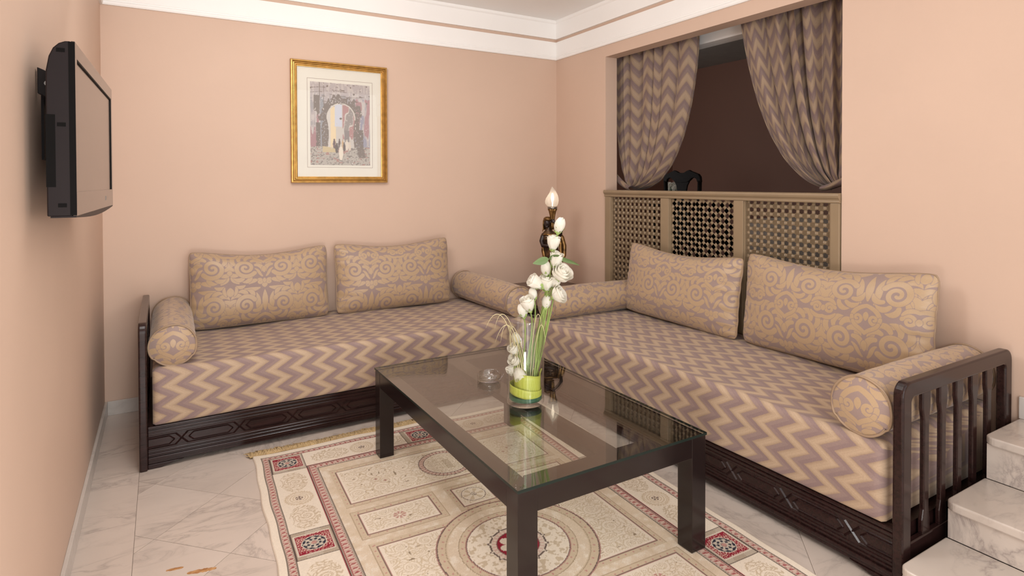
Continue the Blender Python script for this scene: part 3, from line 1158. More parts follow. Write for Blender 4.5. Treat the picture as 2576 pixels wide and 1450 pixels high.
# ------------------------------------------------------------------ television on its wall bracket
ang = math.atan2(.9996, .0270)
TVW, TVH = .900, .450
tv = thing('television', (-3.0840, -1.815, 1.267), 'flat television with grey reflecting screen on the left wall', 'television', None, (0, 0, ang))
side = [(0, 0), (0, TVH), (.012, TVH - .001), (.025, TVH - .007), (.037, TVH - .020), (.046, TVH - .042), (.052, TVH - .078), (.053, TVH - .12), (.053, 0)]
m_ = MB().prism(side, lambda a, b, d: (d, a, b), -TVW / 2, TVW / 2)
body = build(m_, 'casing', M_TV, tv, local=True, bevel=.003)
m_ = MB().loft([[(-.2, .053, .06), (.2, .053, .06), (.2, .053, .36), (-.2, .053, .36)], [(-.15, .075, .09), (.15, .075, .09), (.15, .075, .33), (-.15, .075, .33)]])
build(m_, 'back_bulge', M_TV, tv, local=True)


def bar(poly, y0, y1, mat, name, parent, **k):
    return build(MB().prism(poly, lambda a, b, d: (a, d, b), y0, y1), name, mat, parent, local=True, **k)


hx = TVW / 2
bz = .030
bar([(-hx, .0), (hx, .0), (hx, .062), (-hx, .062)], -.009, -.0005, M_TVF, 'bottom_bezel', tv, bevel=.001)
bar([(-hx, TVH - .040), (hx, TVH - .040), (hx, TVH), (-hx, TVH)], -.009, -.0005, M_TVF, 'top_bezel', tv, bevel=.001)
bar([(-hx, .062), (-hx + bz, .062), (-hx + bz, TVH - .04), (-hx, TVH - .04)], -.009, -.0005, M_TVF, 'side_bezel', tv)
bar([(hx - bz, .062), (hx, .062), (hx, TVH - .04), (hx - bz, TVH - .04)], -.009, -.0005, M_TVF, 'side_bezel', tv)
bar([(-hx + bz, .062), (hx - bz, .062), (hx - bz, TVH - .04), (-hx + bz, TVH - .04)], -.005, -.0006, M_SCR, 'display', tv)
bar([(hx - bz - .006, .062), (hx - bz, .062), (hx - bz, TVH - .04), (hx - bz - .006, TVH - .04)], -.0085, -.0051, M_BLACK, 'display_gap', tv)
bar([(-hx + bz, TVH - .045), (hx - bz, TVH - .045), (hx - bz, TVH - .04), (-hx + bz, TVH - .04)], -.0085, -.0051, M_BLACK, 'display_gap', tv)
# curved lower lip
build(MB().box(-hx - .0009, -hx + .0005, -.0088, .005, .002, TVH - .002), 'edge_strip', M_BLACK, tv, local=True)
n = 14
poly = [(-hx, 0)] + [(-hx + TVW * k / n, -.004 - .012 * math.sin(PI * k / n)) for k in range(n + 1)] + [(hx, 0)]
bar(poly, -.008, .046, M_TV, 'lower_lip', tv)
bar([(.20, .024), (.226, .024), (.226, .040), (.20, .040)], -.0100, -.0089, plain('grey_mark', (.22, .19, .17), .4), 'maker_mark', tv)
for z in (.028, .235, .425):
    c = build(MB().box(-hx - .0012, -hx + .001, .012, .030, z - .005, z + .005), 'side_slot', M_BLACK, tv, local=True)
build(MB().box(-hx - .0012, -hx + .001, .034, .0535, .075, .26), 'connector_recess', M_BLACK, tv, local=True)
br = thing('wall_bracket', (-3.17, -2.07, 1.5), 'black metal wall bracket behind the television', 'bracket')
build(MB().box(XL, XL + .006, -2.00, -1.70, 1.42, 1.66), 'wall_plate', M_TV, br)
for y in (-2.075, -1.83):
    m_ = MB().prism([(-3.19, 1.672), (-3.168, 1.662), (-3.14, 1.645), (-3.13, 1.60), (-3.14, 1.575), (-3.19, 1.60)], lambda a, b, d: (a, d, b), y - .012, y + .012)
    build(m_, 'bracket_arm', M_TV, br, bevel=.002)
build(MB().tube([(-3.168, -2.091, 1.628), (-3.168, -2.085, 1.628)], .007, 8), 'bolt', plain('steel', (.3, .3, .3), .3, 1), br)

# ------------------------------------------------------------------ framed print
PX0, PX1, PZ0, PZ1 = -2.157, -1.498, 1.353, 2.177
pic = thing('framed_picture', ((PX0 + PX1) / 2, -.004, PZ0), 'gold framed print of an arched street with figures', 'picture')
steps_ = [(.0, .012, .026, M_GOLDD), (.004, .013, .031, M_GOLD), (.016, .023, .027, M_GOLD), (.025, .031, .024, M_GOLD), (.033, .041, .019, M_GOLD)]
cs = [(PX0, PZ0), (PX1, PZ0), (PX1, PZ1), (PX0, PZ1)]
sgn = [(1, 1), (-1, 1), (-1, -1), (1, -1)]
fprof = [(0, 0), (0, .024), (.003, .029), (.010, .030), (.014, .025), (.0155, .021), (.017, .025), (.022, .026), (.0255, .021), (.0265, .018), (.028, .021), (.033, .021), (.0345, .016), (.0355, .014), (.037, .016), (.042, .015), (.042, 0)]
for k in range(4):
    c0, c1 = cs[k], cs[(k + 1) % 4]
    g0, g1 = sgn[k], sgn[(k + 1) % 4]
    r0 = [(c0[0] + g0[0] * p, -.004 - d, c0[1] + g0[1] * p) for p, d in fprof]
    r1 = [(c1[0] + g1[0] * p, -.004 - d, c1[1] + g1[1] * p) for p, d in fprof]
    build(MB().loft([r0, r1]), 'frame_side', M_GOLD, pic)
ix0, ix1, iz0, iz1 = PX0 + .040, PX1 - .040, PZ0 + .040, PZ1 - .040
build(MB().box(ix0, ix1, -.008, -.004, iz0, iz1), 'mount', M_MAT, pic)
fw_, fh_ = PX1 - PX0, PZ1 - PZ0
lx0, lx1, lz0, lz1 = PX0 + .163 * fw_, PX0 + .845 * fw_, PZ1 - .873 * fh_, PZ1 - .139 * fh_
m_ = MB()
for (a, b, c, d) in ((lx0, lx1, lz0, lz0 + .0022), (lx0, lx1, lz1 - .0022, lz1), (lx0, lx0 + .0022, lz0, lz1), (lx1 - .0022, lx1, lz0, lz1)):
    m_.box(a, b, -.0086, -.0079, c, d)
build(m_, 'mount_line', plain('brown_ink_line', (.30, .20, .16), .7), pic)


def vnoise(shape, cells, seed):
    rs = np.random.RandomState(seed)
    g = rs.rand(cells[0] + 2, cells[1] + 2)
    yy, xx = np.meshgrid(np.linspace(0, cells[0], shape[0]), np.linspace(0, cells[1], shape[1]), indexing='ij')
    i, j = np.floor(yy).astype(int), np.floor(xx).astype(int)
    fy, fx = yy - i, xx - j
    fy = fy * fy * (3 - 2 * fy); fx = fx * fx * (3 - 2 * fx)
    return g[i, j] * (1 - fy) * (1 - fx) + g[i + 1, j] * fy * (1 - fx) + g[i, j + 1] * (1 - fy) * fx + g[i + 1, j + 1] * fy * fx


def paint_print(H_, W_):
    x, y = np.meshgrid(np.linspace(0, 1, W_), np.linspace(0, 1, H_))     # y from the bottom
    y = y * 1.40                                                          # height in widths
    C = np.zeros((H_, W_, 3)); sh = (H_, W_)
    L = lambda *a: np.array(lin(*a))
    C[:] = L(178, 166, 166)
    n1, n2, n3 = vnoise(sh, (14, 40), 1), vnoise(sh, (60, 18), 2), vnoise(sh, (7, 26), 3)
    nf = vnoise(sh, (70, 60), 4)
    C[n1 > .62] = L(192, 181, 178)
    C[(n1 < .3) & (y < 1.2)] = L(160, 152, 154)
    # side walls with red and blue grey strokes
    wallz = (y > .3) & (y < 1.15)
    C[wallz & (x > .72) & (n3 > .60)] = L(168, 128, 130)
    C[wallz & (x > .72) & (n3 < .32)] = L(150, 145, 160)
    C[wallz & (x < .14) & (n3 > .62) & (y < .85)] = L(165, 125, 128)
    C[wallz & (x > .16) & (x < .22)] = L(148, 146, 152)
    brown = L(124, 109, 101)
    # arch: dark mass around an open keyhole
    cx, cy, r = .505, .80, .235
    d = np.hypot(x - cx, (y - cy) * .92)
    mass = ((d < r + .10 + .10 * (n1 - .4)) & (y > cy - .05)) | ((np.abs(x - cx) < r + .075 + .05 * (n3 - .5)) & (y > .30) & (y <= cy))
    C[mass & (nf > .18)] = brown
    C[(x > .055) & (x < .15) & (y > 1.0 - .2 * n3) & (y < 1.18)] = brown
    C[(x > .09) & (x < .165) & (y > .28) & (y < .72) & (nf > .15)] = brown * .92
    C[(x > .80) & (x < .885) & (y > .22 + .06 * n1) & (y < .62) & (nf > .15)] = brown * .92
    hole = ((d < r)) | ((np.abs(x - cx) < r * .93 + .012 * np.sin(y * 9)) & (y > .30) & (y <= cy))
    C[hole] = L(196, 187, 181)
    h2 = hole & (x < .42)
    C[h2] = L(222, 200, 165)
    C[hole & (x < .33)] = L(205, 196, 190)
    C[hole & (x > .40) & (x < .52) & (y > .66)] = L(196, 196, 208)
    C[hole & (x > .53) & (n3 > .58) & (y > .45)] = L(172, 130, 128)
    C[hole & (x > .53) & (n3 < .42) & (y > .45)] = L(150, 138, 134)
    C[hole & (np.abs(x - .60) < .04) & (y > .40) & (y < .60)] = L(138, 126, 124)
    C[(np.abs(d - r) < .009) & (y > cy - .02)] = L(205, 196, 188)
    C[(np.hypot(x - .5, (y - .80) * 1.3) < .022) & (n1 > .2)] = brown * .9
    # ground
    gr = y < .30 + .02 * np.sin(x * 9)
    C[gr] = L(178, 168, 160)
    C[gr & (nf > .66)] = L(132, 120, 114)
    C[gr & (n2 > .74)] = L(168, 130, 122)
    C[gr & (x > .2) & (x < .42) & (y > .22)] = L(196, 176, 140)
    C[gr & (np.abs(x - .85 + .2 * (y - .2)) < .06) & (y > .13)] = brown
    # passers-by
    for px, py, hh, ww, col in ((.39, .36, .075, .024, (110, 88, 90)), (.475, .365, .075, .02, (112, 95, 92)), (.53, .35, .08, .018, (196, 160, 120)),
                                (.60, .34, .085, .028, (214, 200, 186)), (.555, .31, .07, .022, (105, 90, 84)), (.43, .285, .08, .028, (100, 86, 80)),
                                (.50, .21, .125, .036, (222, 210, 196)), (.65, .33, .08, .022, (208, 192, 178))):
        e = ((x - px) / ww) ** 2 + ((y - py) / hh) ** 2 < 1
        C[e] = L(*col)
        C[(np.hypot(x - px, y - py - hh * 1.05) < ww * .55)] = L(*col) * .8
    # overhead lines and sketchy marks
    for y0, a, b in ((1.30, .05, .25), (1.22, .0, .2), (1.19, .3, .9), (1.27, .35, .6), (1.06, .2, .55)):
        C[(np.abs(y - y0 - .02 * np.sin(x * 7)) < .004) & (x > a) & (x < b)] = brown
    C[(np.abs(x - .15) < .007) & (y > 1.1)] = brown
    C[(np.abs(x - .22) < .004) & (y > .9)] = brown
    C[(n2 > .86) & (y > 1.0)] = brown
    C[(nf > .90)] = L(200, 190, 184)
    return C


nx, nz = 170, 240
qx0, qx1, qz0, qz1 = PX0 + .194 * fw_, PX0 + .816 * fw_, PZ1 - .853 * fh_, PZ1 - .167 * fh_
gx, gz = np.meshgrid(np.linspace(qx0, qx1, nx), np.linspace(qz0, qz1, nz))
me = grid_mesh('print', gx - ORG[pic].x, np.full_like(gx, -.0088) - ORG[pic].y, gz - ORG[pic].z, vcol_mat('printed_paper', .8))
attr_c(me, 'paint', paint_print(nz, nx))
add_obj(me, 'print', pic)
build(MB().box(ix0 + .002, ix1 - .002, -.0125, -.0105, iz0 + .002, iz1 - .002), 'glazing', M_GLASS, pic)

# ------------------------------------------------------------------ rug
RA, RBL = .808, 1.236


def paint_rug(a, b):
    sh = a.shape
    C = np.zeros(sh + (3,))
    cream, tan, field = np.array((.75, .655, .545)), np.array((.50, .375, .25)), np.array((.655, .535, .41))
    red, navy, dark, pink = np.array((.27, .022, .04)), np.array((.032, .032, .05)), np.array((.10, .07, .06)), np.array((.50, .27, .23))
    tan2 = np.array((.60, .48, .35))
    rs = np.random.RandomState(5)
    grain = rs.rand(*sh)
    A, B = np.abs(a), np.abs(b)
    n1 = vnoise(sh, (120, 80), 11)
    C[:] = field
    C[(n1 + grain * .5 > 1.0)] = cream * .97
    C[(n1 + grain * .5 < .42)] = tan2
    scroll = lambda k, oa=0., ob=0.: damask(a * k + oa, b * k + ob, .0005) < .5

    def rect(a0, a1, b0, b1): return (a > a0) & (a < a1) & (b > b0) & (b < b1)

    def framed(mask_fn, shrink_vals, pat, accent):
        pass

    def panel(cx, cy, hw, hh, k, oa):
        """cream panel with a tan speckled border and thin red and dark lines"""
        dx, dy = np.abs(a - cx) - hw, np.abs(b - cy) - hh
        d = np.maximum(dx, dy)
        C[d < .030] = tan2 * .96
        C[(d < .030) & (d > .027)] = tan * .8
        dots = (d < .027) & (d > .004) & (np.mod(np.where(dx > dy, b, a), .034) < .006) & (np.abs(d - .015) < .0035)
        C[dots] = pink
        C[(d < .006)] = dark * 1.5
        C[(d < .003)] = pink * .8
        ins = d < .0
        C[ins] = cream
        pt = ins & (np.abs(damask((a - cx) * k + oa, (b - cy) * k, .0) - .5) < .24) & (d < -.012)
        C[pt] = np.array((.60, .485, .35))
        C[ins & (d < -.03) & (vnoise(sh, (150, 100), 21) > .93)] = tan * .6
        return d

    for sg in (1, -1):
        panel(0, sg * .725, .48, .150, 1.7, .05)
        for sa in (1, -1):
            panel(sa * .327, sg * .40, .147, .075, 2.1, .0)
            e = np.hypot(a - sa * .327, (b - sg * .40)) 
            C[(e < .026) & (np.cos(8 * np.arctan2(b - sg * .40, a - sa * .327)) > -.3)] = pink
            C[e < .007] = cream
            # paired roses in the long panel
            for q in (.30, .335):
                e = np.hypot((a - sa * q), b - sg * (.70 + .03 * (q > .31)))
                C[e < .022] = tan2; C[e < .017] = cream * .95; C[e < .011] = tan2; C[e < .006] = pink * .8
        panel(0, sg * .40, .072, .073, 2.0, .1)
        e = np.hypot(a, b - sg * .40)
        C[(e < .052)] = cream; C[np.abs(e - .052) < .0016] = dark * 2
        C[(e < .045) & (np.cos(6 * np.arctan2(b - sg * .4, a)) > .2) & (e > .014)] = tan2
        C[(e < .014) & (grain > .5)] = dark * 1.6
        # round medallion of the long panel
        e = np.hypot(a, b - sg * .725)
        C[e < .128] = cream
        C[(e > .104) & (e < .124)] = np.array((.62, .46, .38))
        C[(e > .104) & (e < .124) & (np.mod(np.arctan2(b - sg * .725, a) * 40, 2 * PI) < 2)] = pink * .8
        C[(np.abs(e - .126) < .002) | (np.abs(e - .103) < .0018)] = dark * 1.8
        inn = e < .095
        C[inn & (np.abs(damask(a * 2.3 + .05, (b - sg * .725) * 2.3 + .1, .0) - .5) < .28)] = tan2 * .95
        C[inn & (np.abs(a) < .024) & (np.mod(a, .007) < .0022) & (np.abs(b - sg * .71) < .045)] = tan * .8
    # centre: big panel, rings and star
    r = np.hypot(a, b); th = np.arctan2(b, a)
    panel(0, 0, .463, .229, 1.8, .02)
    inr = r < .305
    C[inr] = tan2 * .96
    C[inr & (r > .301)] = pink * .8
    C[inr & (r > .297) & (r < .301)] = dark * 1.6
    C[(r < .290) & (r > .27) & (np.mod(th * 46, 2 * PI) < 1.2) & (np.abs(r - .281) < .004)] = pink
    C[np.abs(r - .268) < .0012] = tan * .7
    f2 = r < .262
    C[f2] = field; C[f2 & (n1 + grain * .5 > .95)] = cream
    C[(r < .222)] = tan2 * .96
    C[(r < .222) & (r > .219)] = tan * .7
    C[(r < .215) & (r > .2) & (np.mod(th * 34, 2 * PI) < 1.2) & (np.abs(r - .207) < .004)] = pink
    C[(r < .197)] = pink * .8; C[r < .193] = dark * 1.5
    C[r < .190] = cream
    lf = vnoise(sh, (290, 195), 31)
    C[(r < .186) & (r > .112) & (lf + .25 * np.cos(th * 14) * np.sin(r * 60) > .62)] = tan2 * .93
    spike = .104 + .010 * np.clip(np.cos(th * 14), 0, 1) ** 6
    C[r < spike + .003] = dark * 1.5
    C[r < spike - .004] = cream * .9
    C[r < .097] = np.array((.60, .42, .36))
    C[(r < .095) & (r > .083) & (np.mod(th * 32, 2 * PI) < 3)] = cream * .9
    C[r < .081] = dark * 1.6; C[r < .078] = red
    pet = .046 + .026 * np.abs(np.cos(th * 4)) ** .7
    C[r < pet] = cream * .92
    C[(r < pet) & (np.abs(np.cos(th * 4)) < .10)] = tan * .8
    C[np.abs(r - .030) < .0018] = tan * .8
    C[(r < .03) & (np.cos(th * 8) > 0)] = tan2
    # inner patterned stripe, panel band, outer patterned stripe, selvage
    def stripe(mask, across, along):
        """across runs 0..1 over the stripe's width"""
        C[mask] = np.array((.52, .34, .29))
        w_ = np.abs(across - .5) * 2
        p = np.sin(along * 2 * PI / .026) * np.cos((across - .5) * 2.2 * PI) + .45 * np.sin(along * 2 * PI / .013 + across * 6)
        C[mask & (p > .28)] = np.array((.60, .47, .39))
        C[mask & (p < -.42)] = np.array((.34, .09, .09))
        C[mask & (w_ > .66)] = np.array((.34, .265, .21))
        C[mask & (w_ > .66) & (np.mod(along, .010) < .005)] = cream * .62
        C[mask & (w_ > .90)] = dark
        C[mask & (w_ < .66) & (w_ > .58)] = np.array((.30, .06, .065))
    m_in = ((A > .545) | (B > .965)) & (A <= .590) & (B <= 1.010)
    use_a = (A - .545) / .045 > (B - .965) / .045
    stripe(m_in, np.where(use_a, (A - .545) / .045, (B - .965) / .045), np.where(use_a, b, a))
    band = ((A > .590) | (B > 1.010)) & (A <= .742) & (B <= 1.160)
    C[band] = cream
    sideb = band & (A > .590) & (B < 1.0)
    endb = band & (B > 1.010) & (A < .58)
    # medallions and sprays in the cream panels
    cen = [(sa * .666, q) for sa in (1, -1) for q in (-.725, 0.0, .725)] + [(q, sb * 1.085) for sb in (1, -1) for q in (-.31, .31)]
    for px, py in cen:
        vert = abs(px) > .6
        da, db = (a - px, b - py) if vert else (b - py, a - px)
        e = np.hypot(da, db); t2 = np.arctan2(db, da)
        e0 = np.hypot(da, db * .78)
        md = e < .058 + .003 * np.cos(t2 * 30)
        C[md & (e > .05)] = tan2
        C[(e < .048) & (np.mod(e, .011) < .006)] = tan2
        C[(e < .016) & (np.cos(t2 * 5) > 0)] = dark * 1.8
        for s2 in (1, -1):
            dd = db * s2
            sp = (dd > .065) & (dd < .25) & (np.abs(da) < .055 * np.sin(np.clip((dd - .065) / .185, 0, 1) * PI) ** .5 + .004) & band
            C[sp & (np.abs(damask(da * 1.9 + .1, dd * 1.9 + .05, .0) - .5) < .30)] = tan2 * .93
    C[band & (np.abs(np.where(B > 1.010, B - 1.010, A - .590)) < .004) & ~((A > .59) & (B > 1.01))] = red
    # red squares with navy rosettes
    sq = [(sa * .666, sb * q) for sa in (1, -1) for sb in (1, -1) for q in (.37, 1.085)] + [(0, 1.085), (0, -1.085)]
    for px, py in sq:
        da, db = a - px, b - py
        d = np.maximum(np.abs(da), np.abs(db))
        box = np.maximum(np.abs(da), np.abs(db) - .016) if abs(px) > .6 else np.maximum(np.abs(da) - .016, np.abs(db))
        k_ = (box < .076) & band
        C[k_] = np.array((.36, .28, .20))
        C[k_ & (np.mod(a + b, .010) < .005)] = cream * .7
        C[k_ & (box > .073)] = dark
        ins = d < .068
        C[ins] = cream * .85
        C[d < .0625] = red
        fl = (d < .060) & (damask(np.abs(da) * 4 + .02, np.abs(db) * 4 + .02, -.004) > .5) & (np.hypot(da, db) > .046)
        C[fl] = np.array((.62, .44, .36))
        e = np.hypot(da, db); t2 = np.arctan2(db, da)
        C[e < .046] = cream * .85; C[e < .042] = navy
        C[(e < .039) & (e > .008) & (np.cos(t2 * 8) + .9 * np.cos(e * 420) > -.25)] = cream * .72
        C[(e < .010)] = pink
    m_out = ((A > .742) | (B > 1.160)) & (A <= .777) & (B <= 1.193)
    use_a = (A - .742) / .035 > (B - 1.160) / .033
    stripe(m_out, np.where(use_a, (A - .742) / .035, (B - 1.16) / .033), np.where(use_a, b, a))
    sel = (A > .777) | (B > 1.193)
    C[sel] = cream * 1.05
    C *= (1 - .10 * grain[..., None])
    return C


rug = thing('rug', (-1.77, -2.285, 0), 'cream oriental rug with red medallion borders under the coffee table', 'rug', None, (0, 0, R(-2.3)))
na, nb = 500, 740
ga, gb = np.meshgrid(np.linspace(-RA, RA, na), np.linspace(-RBL, RBL, nb))
Crug = paint_rug(ga, gb)
edge = np.clip((np.abs(ga) - .70) / .10, 0, 1)
wx = ga + np.sign(ga) * edge * (.0032 * np.sin(gb * 9 + 1) + .0022 * np.sin(gb * 23 + ga * 3))
ee = np.clip((np.abs(gb) - 1.10) / .11, 0, 1)
wy = gb + np.sign(gb) * ee * (.007 * np.sin(ga * 6 + 2) + .003 * np.sin(ga * 17))
wz = .0075 + .0012 * np.sin(ga * 8 + gb * 3) + .0022 * edge * (np.sin(gb * 12) + 1) * .7 + .002 * ee * (np.sin(ga * 11) + 1)
outl = (np.abs(ga) > RA - .002) | (np.abs(gb) > RBL - .002)
wz = np.where(outl, .001, wz)
me = grid_mesh('pile', wx, wy, wz, vcol_mat('woven_rug', .9, .25, .1))
attr_c(me, 'paint', Crug)
add_obj(me, 'pile', rug)
m_ = MB()
rf = random.Random(3)
for sb in (1, -1):
    for k in range(1300):
        x0 = -RA - .012 + ((RA + .16) if sb > 0 else (2 * RA + .02)) * rf.random()
        y0 = sb * (RBL - .006 + .007 * math.sin(x0 * 6 + 2) + .003 * math.sin(x0 * 17))
        L_ = .030 + .042 * rf.random()
        dx = rf.uniform(-.034, .034)
        h_ = rf.uniform(.002, .014)
        pts = [(x0, y0, .007), (x0 + dx * .4, y0 + sb * L_ * .5, .006 + h_), (x0 + dx, y0 + sb * L_, .003 + rf.random() * .006)]
        m_.tube(pts, [.0028, .0025, .0012], 4, caps=False)
build(m_, 'fringe', plain('fringe_wool', lin(178, 154, 116), .9, 0, .1, .2, 30), rug, local=True, kind='stuff')

# ------------------------------------------------------------------ coffee table
TX0, TX1, TY0, TY1, TZ = -2.000, -1.192, -2.664, -1.292, .436
tb = thing('coffee_table', ((TX0 + TX1) / 2, (TY0 + TY1) / 2, 0), 'low dark coffee table with clear glass top on the rug', 'table')
zf1, zf0, lw = TZ - .010, TZ - .082, .070
for x in (TX0 + .003, TX1 - .003 - lw):
    for y in (TY0 + .003, TY1 - .003 - lw):
        build(MB().box(x, x + lw, y, y + lw, .0095, zf1), 'leg', M_METAL, tb, bevel=.002)
a0, a1, b0, b1 = TX0 + .004, TX1 - .004, TY0 + .004, TY1 - .004
for nm, q in (('frame_rail', (a0, a0 + .064, b0 + .069, b1 - .069)), ('frame_rail', (a1 - .064, a1, b0 + .069, b1 - .069)),
              ('frame_rail', (a0 + .069, a1 - .069, b0, b0 + .085)), ('frame_rail', (a0 + .069, a1 - .069, b1 - .085, b1)),
              ('middle_rail', (-1.637, -1.547, b0 + .085, b1 - .085))):
    build(MB().box(q[0], q[1], q[2], q[3], zf0 if nm == 'frame_rail' else zf1 - .03, zf1), nm, M_METAL, tb, bevel=.0015)
m_ = MB().box(TX0, TX1, TY0, TY1, TZ - .0095, TZ)
gt = build(m_, 'glass_top', M_TGLASS, tb)
gt.data.materials.append(M_EDGE)
for p in gt.data.polygons:
    if abs(p.normal.z) < .5: p.material_index = 1

# ------------------------------------------------------------------ ashtray
at = thing('ashtray', (-1.600, -1.745, TZ), 'round clear glass ashtray on the coffee table', 'ashtray')
n = 48
rings = []
pr = [(.050, 0), (.0535, .004), (.0545, .016), (.0550, .031), (.0525, .034), (.0490, .032), (.0455, .014), (.041, .0085), (.0, .0080)]
for i, (r_, z_) in enumerate(pr):
    ring = []
    for k in range(n):
        a = 2 * PI * k / n
        notch = max(0, math.cos(4 * a)) ** 10
        zz = z_ - (.010 * notch if i in (3, 4, 5) else 0)
        ring.append((-1.600 + r_ * math.cos(a), -1.745 + r_ * math.sin(a), TZ + .0004 + zz))
    rings.append(ring)
build(MB().loft(rings, True, True), 'bowl', glass_mat('ashtray_glass', (.90, .90, .89), .09, .02), at, smooth=True)

# ------------------------------------------------------------------ vase with roses
VX, VY, VZ = -1.603, -2.070, TZ + .0005
va = thing('vase', (VX, VY, VZ), 'tall clear glass cylinder vase holding white roses', 'vase')
prof = [(.073, 0), (.0765, .003), (.0775, .010), (.0775, .346), (.0765, .348), (.0748, .346), (.0742, .024), (.071, .018), (.0, .0165)]
build(MB().lathe(prof, (VX, VY, VZ), 64), 'glass', M_GLASS, va, smooth=True)


def V3(dx, dz, dd=0.0):
    """a point beside the vase axis: dx to the right, height above the floor, dd towards the room's back"""
    f2 = Vector((fw.x, fw.y, 0)).normalized()
    p = Vector((VX, VY, 0)) + rt * dx + f2 * dd
    return Vector((p.x, p.y, dz))


M_LEAF = NT('leaf_wrap')
v_ = M_LEAF.n('ShaderNodeTexWave', bands_direction='X'); v_.inputs['Scale'].default_value = 34; v_.inputs['Distortion'].default_value = 4
M_LEAF.l(M_LEAF.coord(), v_.inputs[0])
M_LEAF = M_LEAF.set(col=M_LEAF.ramp(v_.outputs[0], [(0, lin(172, 180, 66)), (1, lin(184, 191, 84))]), rough=.4)
M_LEAFD = plain('dark_leaf', lin(38, 84, 58), .4)
M_STEM = plain('rose_stem', lin(136, 156, 82), .45, 0, .4, .15, 20)
M_PETAL = NT('ivory_petal')
pc = M_PETAL.ramp(M_PETAL.noise(M_PETAL.coord(), 3, 2), [(.3, (.88, .85, .76)), (.7, (.93, .915, .86))])
pd_, pt_ = M_PETAL.n('ShaderNodeBsdfDiffuse'), M_PETAL.n('ShaderNodeBsdfTranslucent')
M_PETAL.l(pc, pd_.inputs[0]); M_PETAL.l(pc, pt_.inputs[0])
pm_ = M_PETAL.n('ShaderNodeMixShader'); pm_.inputs[0].default_value = .42
M_PETAL.l(pd_.outputs[0], pm_.inputs[1]); M_PETAL.l(pt_.outputs[0], pm_.inputs[2]); M_PETAL.l(pm_.outputs[0], M_PETAL.out.inputs[0])
M_PETAL = M_PETAL.m
M_SEPAL = plain('sepal_green', lin(150, 172, 98), .5)
M_RLEAF = plain('rose_leaf', lin(98, 120, 74), .42, 0, .4, .12, 14)
M_GRASS = plain('straw_grass', lin(206, 194, 150), .5)

wrap = thing('leaf_wrap', (VX, VY, VZ + .017), 'bright green leaf rolled into a cuff at the vase bottom', 'leaf')


def strip(fn, n, name, mat, th=.0012):
    m_ = MB().grid(fn, n, 4)
    o = build(m_, name, mat, wrap, smooth=True, recalc=False)
    md = o.modifiers.new('thick', 'SOLIDIFY'); md.thickness = th
    return o


def cuff(u, v):
    a = 2 * PI * u * .97 + 2.6
    r_ = .054 + .003 * u
    p = Vector((VX + .006, VY - .004, VZ)) + Vector((math.cos(a) * r_, math.sin(a) * r_, .040 + .082 * v + .006 * math.sin(a * 2)))
    return tuple(p)


strip(cuff, 60, 'upper_cuff', M_LEAF)


def band_(u, v):
    a = 2 * PI * u * .98 + 1.2
    r_ = .0655 + .002 * u
    p = Vector((VX, VY, VZ)) + Vector((math.cos(a) * r_, math.sin(a) * r_, .034 + .036 * v - .012 * math.cos(a - math.atan2(-rt.y, -rt.x)) * -1))
    return tuple(p)


strip(band_, 60, 'lower_band', M_LEAF)


def fin(u, v):
    p = V3(.048 + .018 * v + .004 * math.sin(u * 3), VZ + .085 + .062 * v * (1 - .3 * u) , -.005 + .05 * (u - .3))
    return tuple(p)


strip(fin, 10, 'folded_tip', M_LEAF)
build(MB().lathe([(.0, .0175), (.066, .0175), (.068, .022), (.068, .034), (.0, .036)], (VX, VY, VZ), 40), 'dark_base', M_LEAFD, wrap, smooth=False)
wrap_d = M_LEAFD


# rose heads -------------------------------------------------------------------
def petal(m_, phi, half, r0, r1, h, curl, lean, seed, close=0, nu=9, nv=9):
    rs = random.Random(seed)
    w1, w2 = rs.uniform(-.05, .05), rs.uniform(0, 6)

    def fn(u, v):
        s = u * 2 - 1
        a = phi + s * half * (.55 + .45 * math.sin(min(1, v * 1.25) * PI / 2))
        hh = h * (v - .20 * v * abs(s) ** 2.6)
        r = r0 + (r1 - r0) * math.sin(min(1, v * 1.15) * PI / 2) ** .8 + curl * v ** 5 * (1 - .3 * s * s) + lean * v
        r -= close * v ** 3
        r += .018 * math.sin(3 * s + w2) * v * v + .02 * (abs(s) ** 3) * v
        return (r * math.cos(a), r * math.sin(a), hh)
    m_.grid(fn, nu, nv)


def rose_mesh(kind):
    m_ = MB()
    if kind == 'bud':
        lay = [(2, .02, .14, .98, 0, -.02, 1.9), (3, .08, .34, 1.0, -.02, -.05, 1.35), (3, .14, .43, .96, .0, -.03, 1.35)]
    elif kind == 'half':
        lay = [(2, .02, .12, .94, 0, 0, 2.0), (3, .05, .24, .97, .0, -.02, 1.35), (3, .09, .34, .95, .05, -.02, 1.25), (4, .12, .40, .86, .12, .0, 1.0)]
    else:
        lay = [(2, .02, .10, .84, 0, 0, 2.0), (3, .05, .22, .87, .0, .0, 1.35), (3, .08, .34, .86, .04, .02, 1.3), (4, .10, .46, .80, .08, .04, 1.05), (5, .12, .56, .68, .12, .06, .9)]
    for li, (n_, r0, r1, h, curl, lean, half) in enumerate(lay):
        for k in range(n_):
            petal(m_, 2 * PI * k / n_ + li * 1.1, half, r0, r1, h, curl, lean, li * 10 + k, dict(bud=.19, half=.08, open=.03)[kind] * (r1 / .4))
    me = mesh_from(m_, 'bloom', M_PETAL, smooth=True, recalc=False)
    return me


